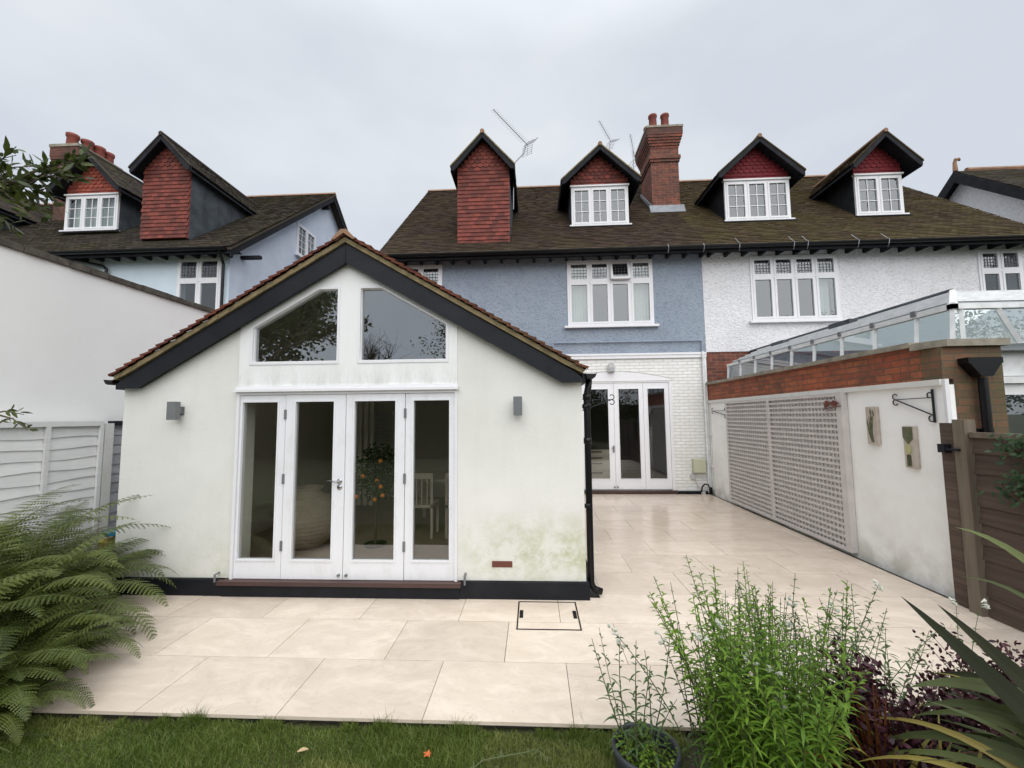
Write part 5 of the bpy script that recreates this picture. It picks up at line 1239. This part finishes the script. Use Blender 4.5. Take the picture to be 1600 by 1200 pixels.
# tree whose branch hangs in at the top left
def leafspray(lf_, st, p0, p1, n, size, sp=.07):
    p0, p1 = Vector(p0), Vector(p1); st.tube([p0, p0.lerp(p1, .5)+Vector((0, 0, .02)), p1], [.006, .004, .002], 5, False); d = (p1-p0)
    for k in range(n):
        q = random.uniform(.1, 1.03); p = p0+d*q+Vector((0, 0, .02*math.sin(q*3))); r = rv(1); r = (r+d.normalized()*1.2).normalized()
        lf_.blade(p+r*.008, r, rv(1), size*random.uniform(.7, 1.15), size*.36, random.uniform(-.1, .4), None, 4, .1)
lt_ = thing('overhanging_tree', 'leafy tree branch reaching in from the upper left edge', 'tree', (-5.0, 1.9, -.06)); st = MB(); lf_ = MB()
MB().tube([(-5.0, 1.9, -.1), (-4.95, 1.9, 1.2), (-4.85, 1.95, 2.4), (-4.6, 2.0, 3.4)], [.09, .075, .06, .035], 10).build('trunk', 'bark', lt_, True)
st.tube([(-4.88, 1.93, 2.2), (-4.2, 2.05, 2.9), (-3.5, 2.15, 3.15), (-3.05, 2.2, 3.22)], [.035, .025, .015, .009], 7)
st.tube([(-4.9, 1.92, 1.5), (-4.0, 2.05, 1.75), (-3.3, 2.15, 1.84), (-3.0, 2.18, 1.84)], [.02, .012, .007, .004], 6)
for k in range(42):
    a = random.uniform(-.7, .7); b = Vector((random.uniform(-3.8, -3.02), 2.18+random.gauss(0, .06), 3.18+random.gauss(0, .05))); l = random.uniform(.18, .42)
    leafspray(lf_, st, b, b+Vector((math.cos(a)*l, random.gauss(0, .10), math.sin(a)*l)), 13, .075)
for k in range(6):
    b = Vector((-3.05+random.uniform(0, .15), 2.2, 3.24+random.uniform(-.04, .06))); leafspray(lf_, st, b, b+Vector((random.uniform(.25, .42), random.gauss(0, .05), random.uniform(-.06, .14))), 14, .075)
for k in range(3):
    b = Vector((-3.15+.08*k, 2.17, 1.84)); leafspray(lf_, st, b, b+Vector((.2, random.gauss(0, .03), random.uniform(-.10, .04))), 8, .05)
for k in range(20):
    b = Vector((-4.5+random.gauss(0, .35), 1.8+random.gauss(0, .4), 3.6+random.gauss(0, .4))); leafspray(lf_, st, b, b+rv(.2), 14, .08)
st.build('branches', 'bark', lt_); lf_.build('crown', 'tree_leaf', lt_)

# trees and hedge of the garden, seen only as reflections in the glass
def bigtree(x, y, h, r, label, n=3200, cz=.62, bare=False, lsz=1.0):
    t = thing('garden_tree', label, 'tree', (x, y, -.06)); st = MB(); lf_ = MB()
    st.tube([(x, y, -.1), (x+.1, y, h*.3), (x, y+.1, h*.6), (x+.1, y, h*.9)], [.22, .17, .10, .03], 8)
    for k in range(26 if bare else 14):
        a = random.uniform(0, 6.28); z = h*random.uniform(.25, .8); l = r*random.uniform(.6, 1.1)*(1-.4*z/h)
        e = Vector((x+math.cos(a)*l, y+math.sin(a)*l, z+l*random.uniform(.3, .8))); m_ = Vector((x, y, z)).lerp(e, .5)+rv(.15); st.tube([(x, y, z), m_, e], [.07, .04, .012], 5, False)
        if bare:
            for q in range(14): s_ = m_.lerp(e, random.random()); st.tube([s_, s_+rv(.25)+Vector((0, 0, .5)), s_+rv(.4)+Vector((0, 0, .9))], [.015, .01, .004], 4, False)
    cl_ = [Vector((x+random.gauss(0, r*.45), y+random.gauss(0, r*.45), h*cz+random.gauss(0, h*.16))) for _ in range(26)]
    if not bare:
        for k in range(n): c = random.choice(cl_); lf_.blade(c+rv(r*.17), rv(1), rv(1), random.uniform(.14, .26)*lsz, .11*lsz, 0, None, 3)
        lf_.build('crown', 'tree_leaf', t)
    st.build('trunk', 'bark', t)
bigtree(-14.0, -11.5, 11.5, 3.6, 'dark leafy tree reflected in the left gable window', 15000, lsz=1.35)
bigtree(-8.5, -13.5, 6.0, 1.4, 'bare branched tree reflected low in the right gable window', bare=True)
bigtree(-4.0, -12.0, 8.8, 1.5, 'slim leafy tree reflected at the edge of the right gable window', 1100, lsz=.6)
bigtree(22, -14, 9.3, 3.2, 'leafy tree reflected in the white house bedroom window', 8000)
bigtree(4.0, -13, 6.0, 3.0, 'round leafy tree reflected in the french door glass', 3200)
hd = thing('garden_hedge', 'dark hedge across the garden end reflected in the door glass', 'hedge', (0, -10, 0)); lf_ = MB()
MB().box(-16, 14, -11.2, -10.3, -.06, 2.6).build('hedge_core', 'soil', hd)
for k in range(9000):
    x = random.uniform(-16, 14); z = random.uniform(0, 2.9); y = -10.2+random.gauss(0, .15)-(.4 if z > 2.6 else 0); lf_.blade((x, y, z), rv(1), (0, 1, .3), random.uniform(.12, .22), .11, 0, None, 3)
lf_.build('foliage', 'tree_leaf', hd)

# ------------------------------------------------------------ grass
def grass(n, x0, x1, y0, y1, h0, h1, ypow=1.0):
    x = rng.uniform(x0, x1, n); y = y0+(y1-y0)*rng.random(n)**ypow; th = rng.uniform(0, 6.283, n); h = rng.uniform(h0, h1, n)*(0.6+.8*(np.sin(x*5+np.sin(y*7)*1.5)*.5+.5))
    wv = rng.uniform(.0010, .0022, n); ln = rng.normal(0, .75, n); la = rng.uniform(0, 6.283, n)
    zb = np.full(n, -.06)
    V = np.zeros((n, 5, 3)); c, s = np.cos(th), np.sin(th); lx, ly = np.cos(la)*ln*h, np.sin(la)*ln*h
    V[:, 0] = np.stack([x-c*wv, y-s*wv, zb], 1); V[:, 1] = np.stack([x+c*wv, y+s*wv, zb], 1)
    V[:, 2] = np.stack([x+c*wv*.8+lx*.35, y+s*wv*.8+ly*.35, zb+h*.6], 1); V[:, 3] = np.stack([x-c*wv*.8+lx*.35, y-s*wv*.8+ly*.35, zb+h*.6], 1)
    V[:, 4] = np.stack([x+lx, y+ly, zb+h*.95], 1)
    # keep off the paving and the pot
    V[:, :2, 1] = np.minimum(V[:, :2, 1], 2.59)
    tv = np.clip(.25+.55*rng.random(n)**1.5+.45*(np.sin(x*3.1+1.3)*np.sin(y*6+x*1.7) > .35), 0, 1)
    return V, tv
V1, t1 = grass(150000, -4.3, .85, 1.2, 2.585, .014, .046, .55); V2, t2 = grass(9000, -3.4, .85, 2.55, 2.59, .03, .085, 1); kp = (np.sin(V2[:, 0, 0]*11)+np.sin(V2[:, 0, 0]*27+1)) > .5
V = np.concatenate([V1, V2[kp]]); tv = np.concatenate([t1, t2[kp]])
keep = ~((V[:, 0, 0] < -3.45) & (V[:, 0, 1] > 2.1)) & ~((V[:, 0, 0]-.515)**2+(V[:, 0, 1]-2.14)**2 < .14**2)
V = V[keep]; tv = tv[keep]; n = len(V)
me = bpy.data.meshes.new('grass'); me.vertices.add(n*5); me.vertices.foreach_set('co', V.reshape(-1))
idx = np.arange(n)[:, None]*5; li = np.concatenate([idx+[0, 1, 2, 3], idx+[3, 2, 4]], 1).reshape(-1)
me.loops.add(n*7); me.loops.foreach_set('vertex_index', li.astype(np.int32))
ls = np.stack([np.arange(n)*7, np.arange(n)*7+4], 1).reshape(-1); me.polygons.add(n*2); me.polygons.foreach_set('loop_start', ls.astype(np.int32))
me.update(calc_edges=True); me.validate()
at = me.attributes.new('tv', 'FLOAT', 'FACE'); at.data.foreach_set('value', np.repeat(tv, 2).astype(np.float32))
me.materials.append(M['grass_blade']); tag(bpy.data.objects.new('grass', me), 'short damp lawn grass with worn brownish patches', 'grass', kind='stuff'); COL.objects.link(bpy.data.objects['grass'])
# litter on the lawn
def fleaf(x, y, mat, label, s=.03):
    mb = MB(); 
    for k in range(5): a = k*1.256+.3; mb.blade((x, y, -.025), (math.cos(a), math.sin(a), .15), (0, 0, 1), s*(1 if k else .7), s*.5, .1, .5, 3)
    tag(mb.build('fallen_leaf', mat), label, 'leaf', 'fallen leaves on the lawn')
fleaf(-.60, 2.38, 'fallen_orange', 'small orange fallen leaf on the lawn near the paving edge'); 
mb = MB(); mb.blade((-1.32, 2.36, -.02), (1, .4, .1), (0, 0, 1), .06, .03, .1, .5, 4, .2); tag(mb.build('fallen_leaf', 'fallen_tan'), 'pale tan curled fallen leaf on the lawn, left of the orange one', 'leaf', 'fallen leaves on the lawn')
tg = thing('fallen_sprig', 'grey green cut sprig lying on the lawn left of the black pot', 'sprig', (-.2, 2.36, -.03)); mb = MB()
pth = [Vector((-.36, 2.27, -.02)), Vector((-.29, 2.33, -.01)), Vector((-.15, 2.37, -.01)), Vector((0.0, 2.40, -.005)), Vector((.05, 2.34, -.015))]; MB().tube(pth, .003, 5).build('stem', 'stem_green', tg)
for k in range(16): q = random.random()*3.9; i = int(q); p = pth[i].lerp(pth[i+1], q-i); mb.blade(p, (random.gauss(.3, .8), random.gauss(.2, .8), .3), (0, 0, 1), .05, .008, .3, .9, 4)
mb.build('leaves', 'phormium_leaf', tg)
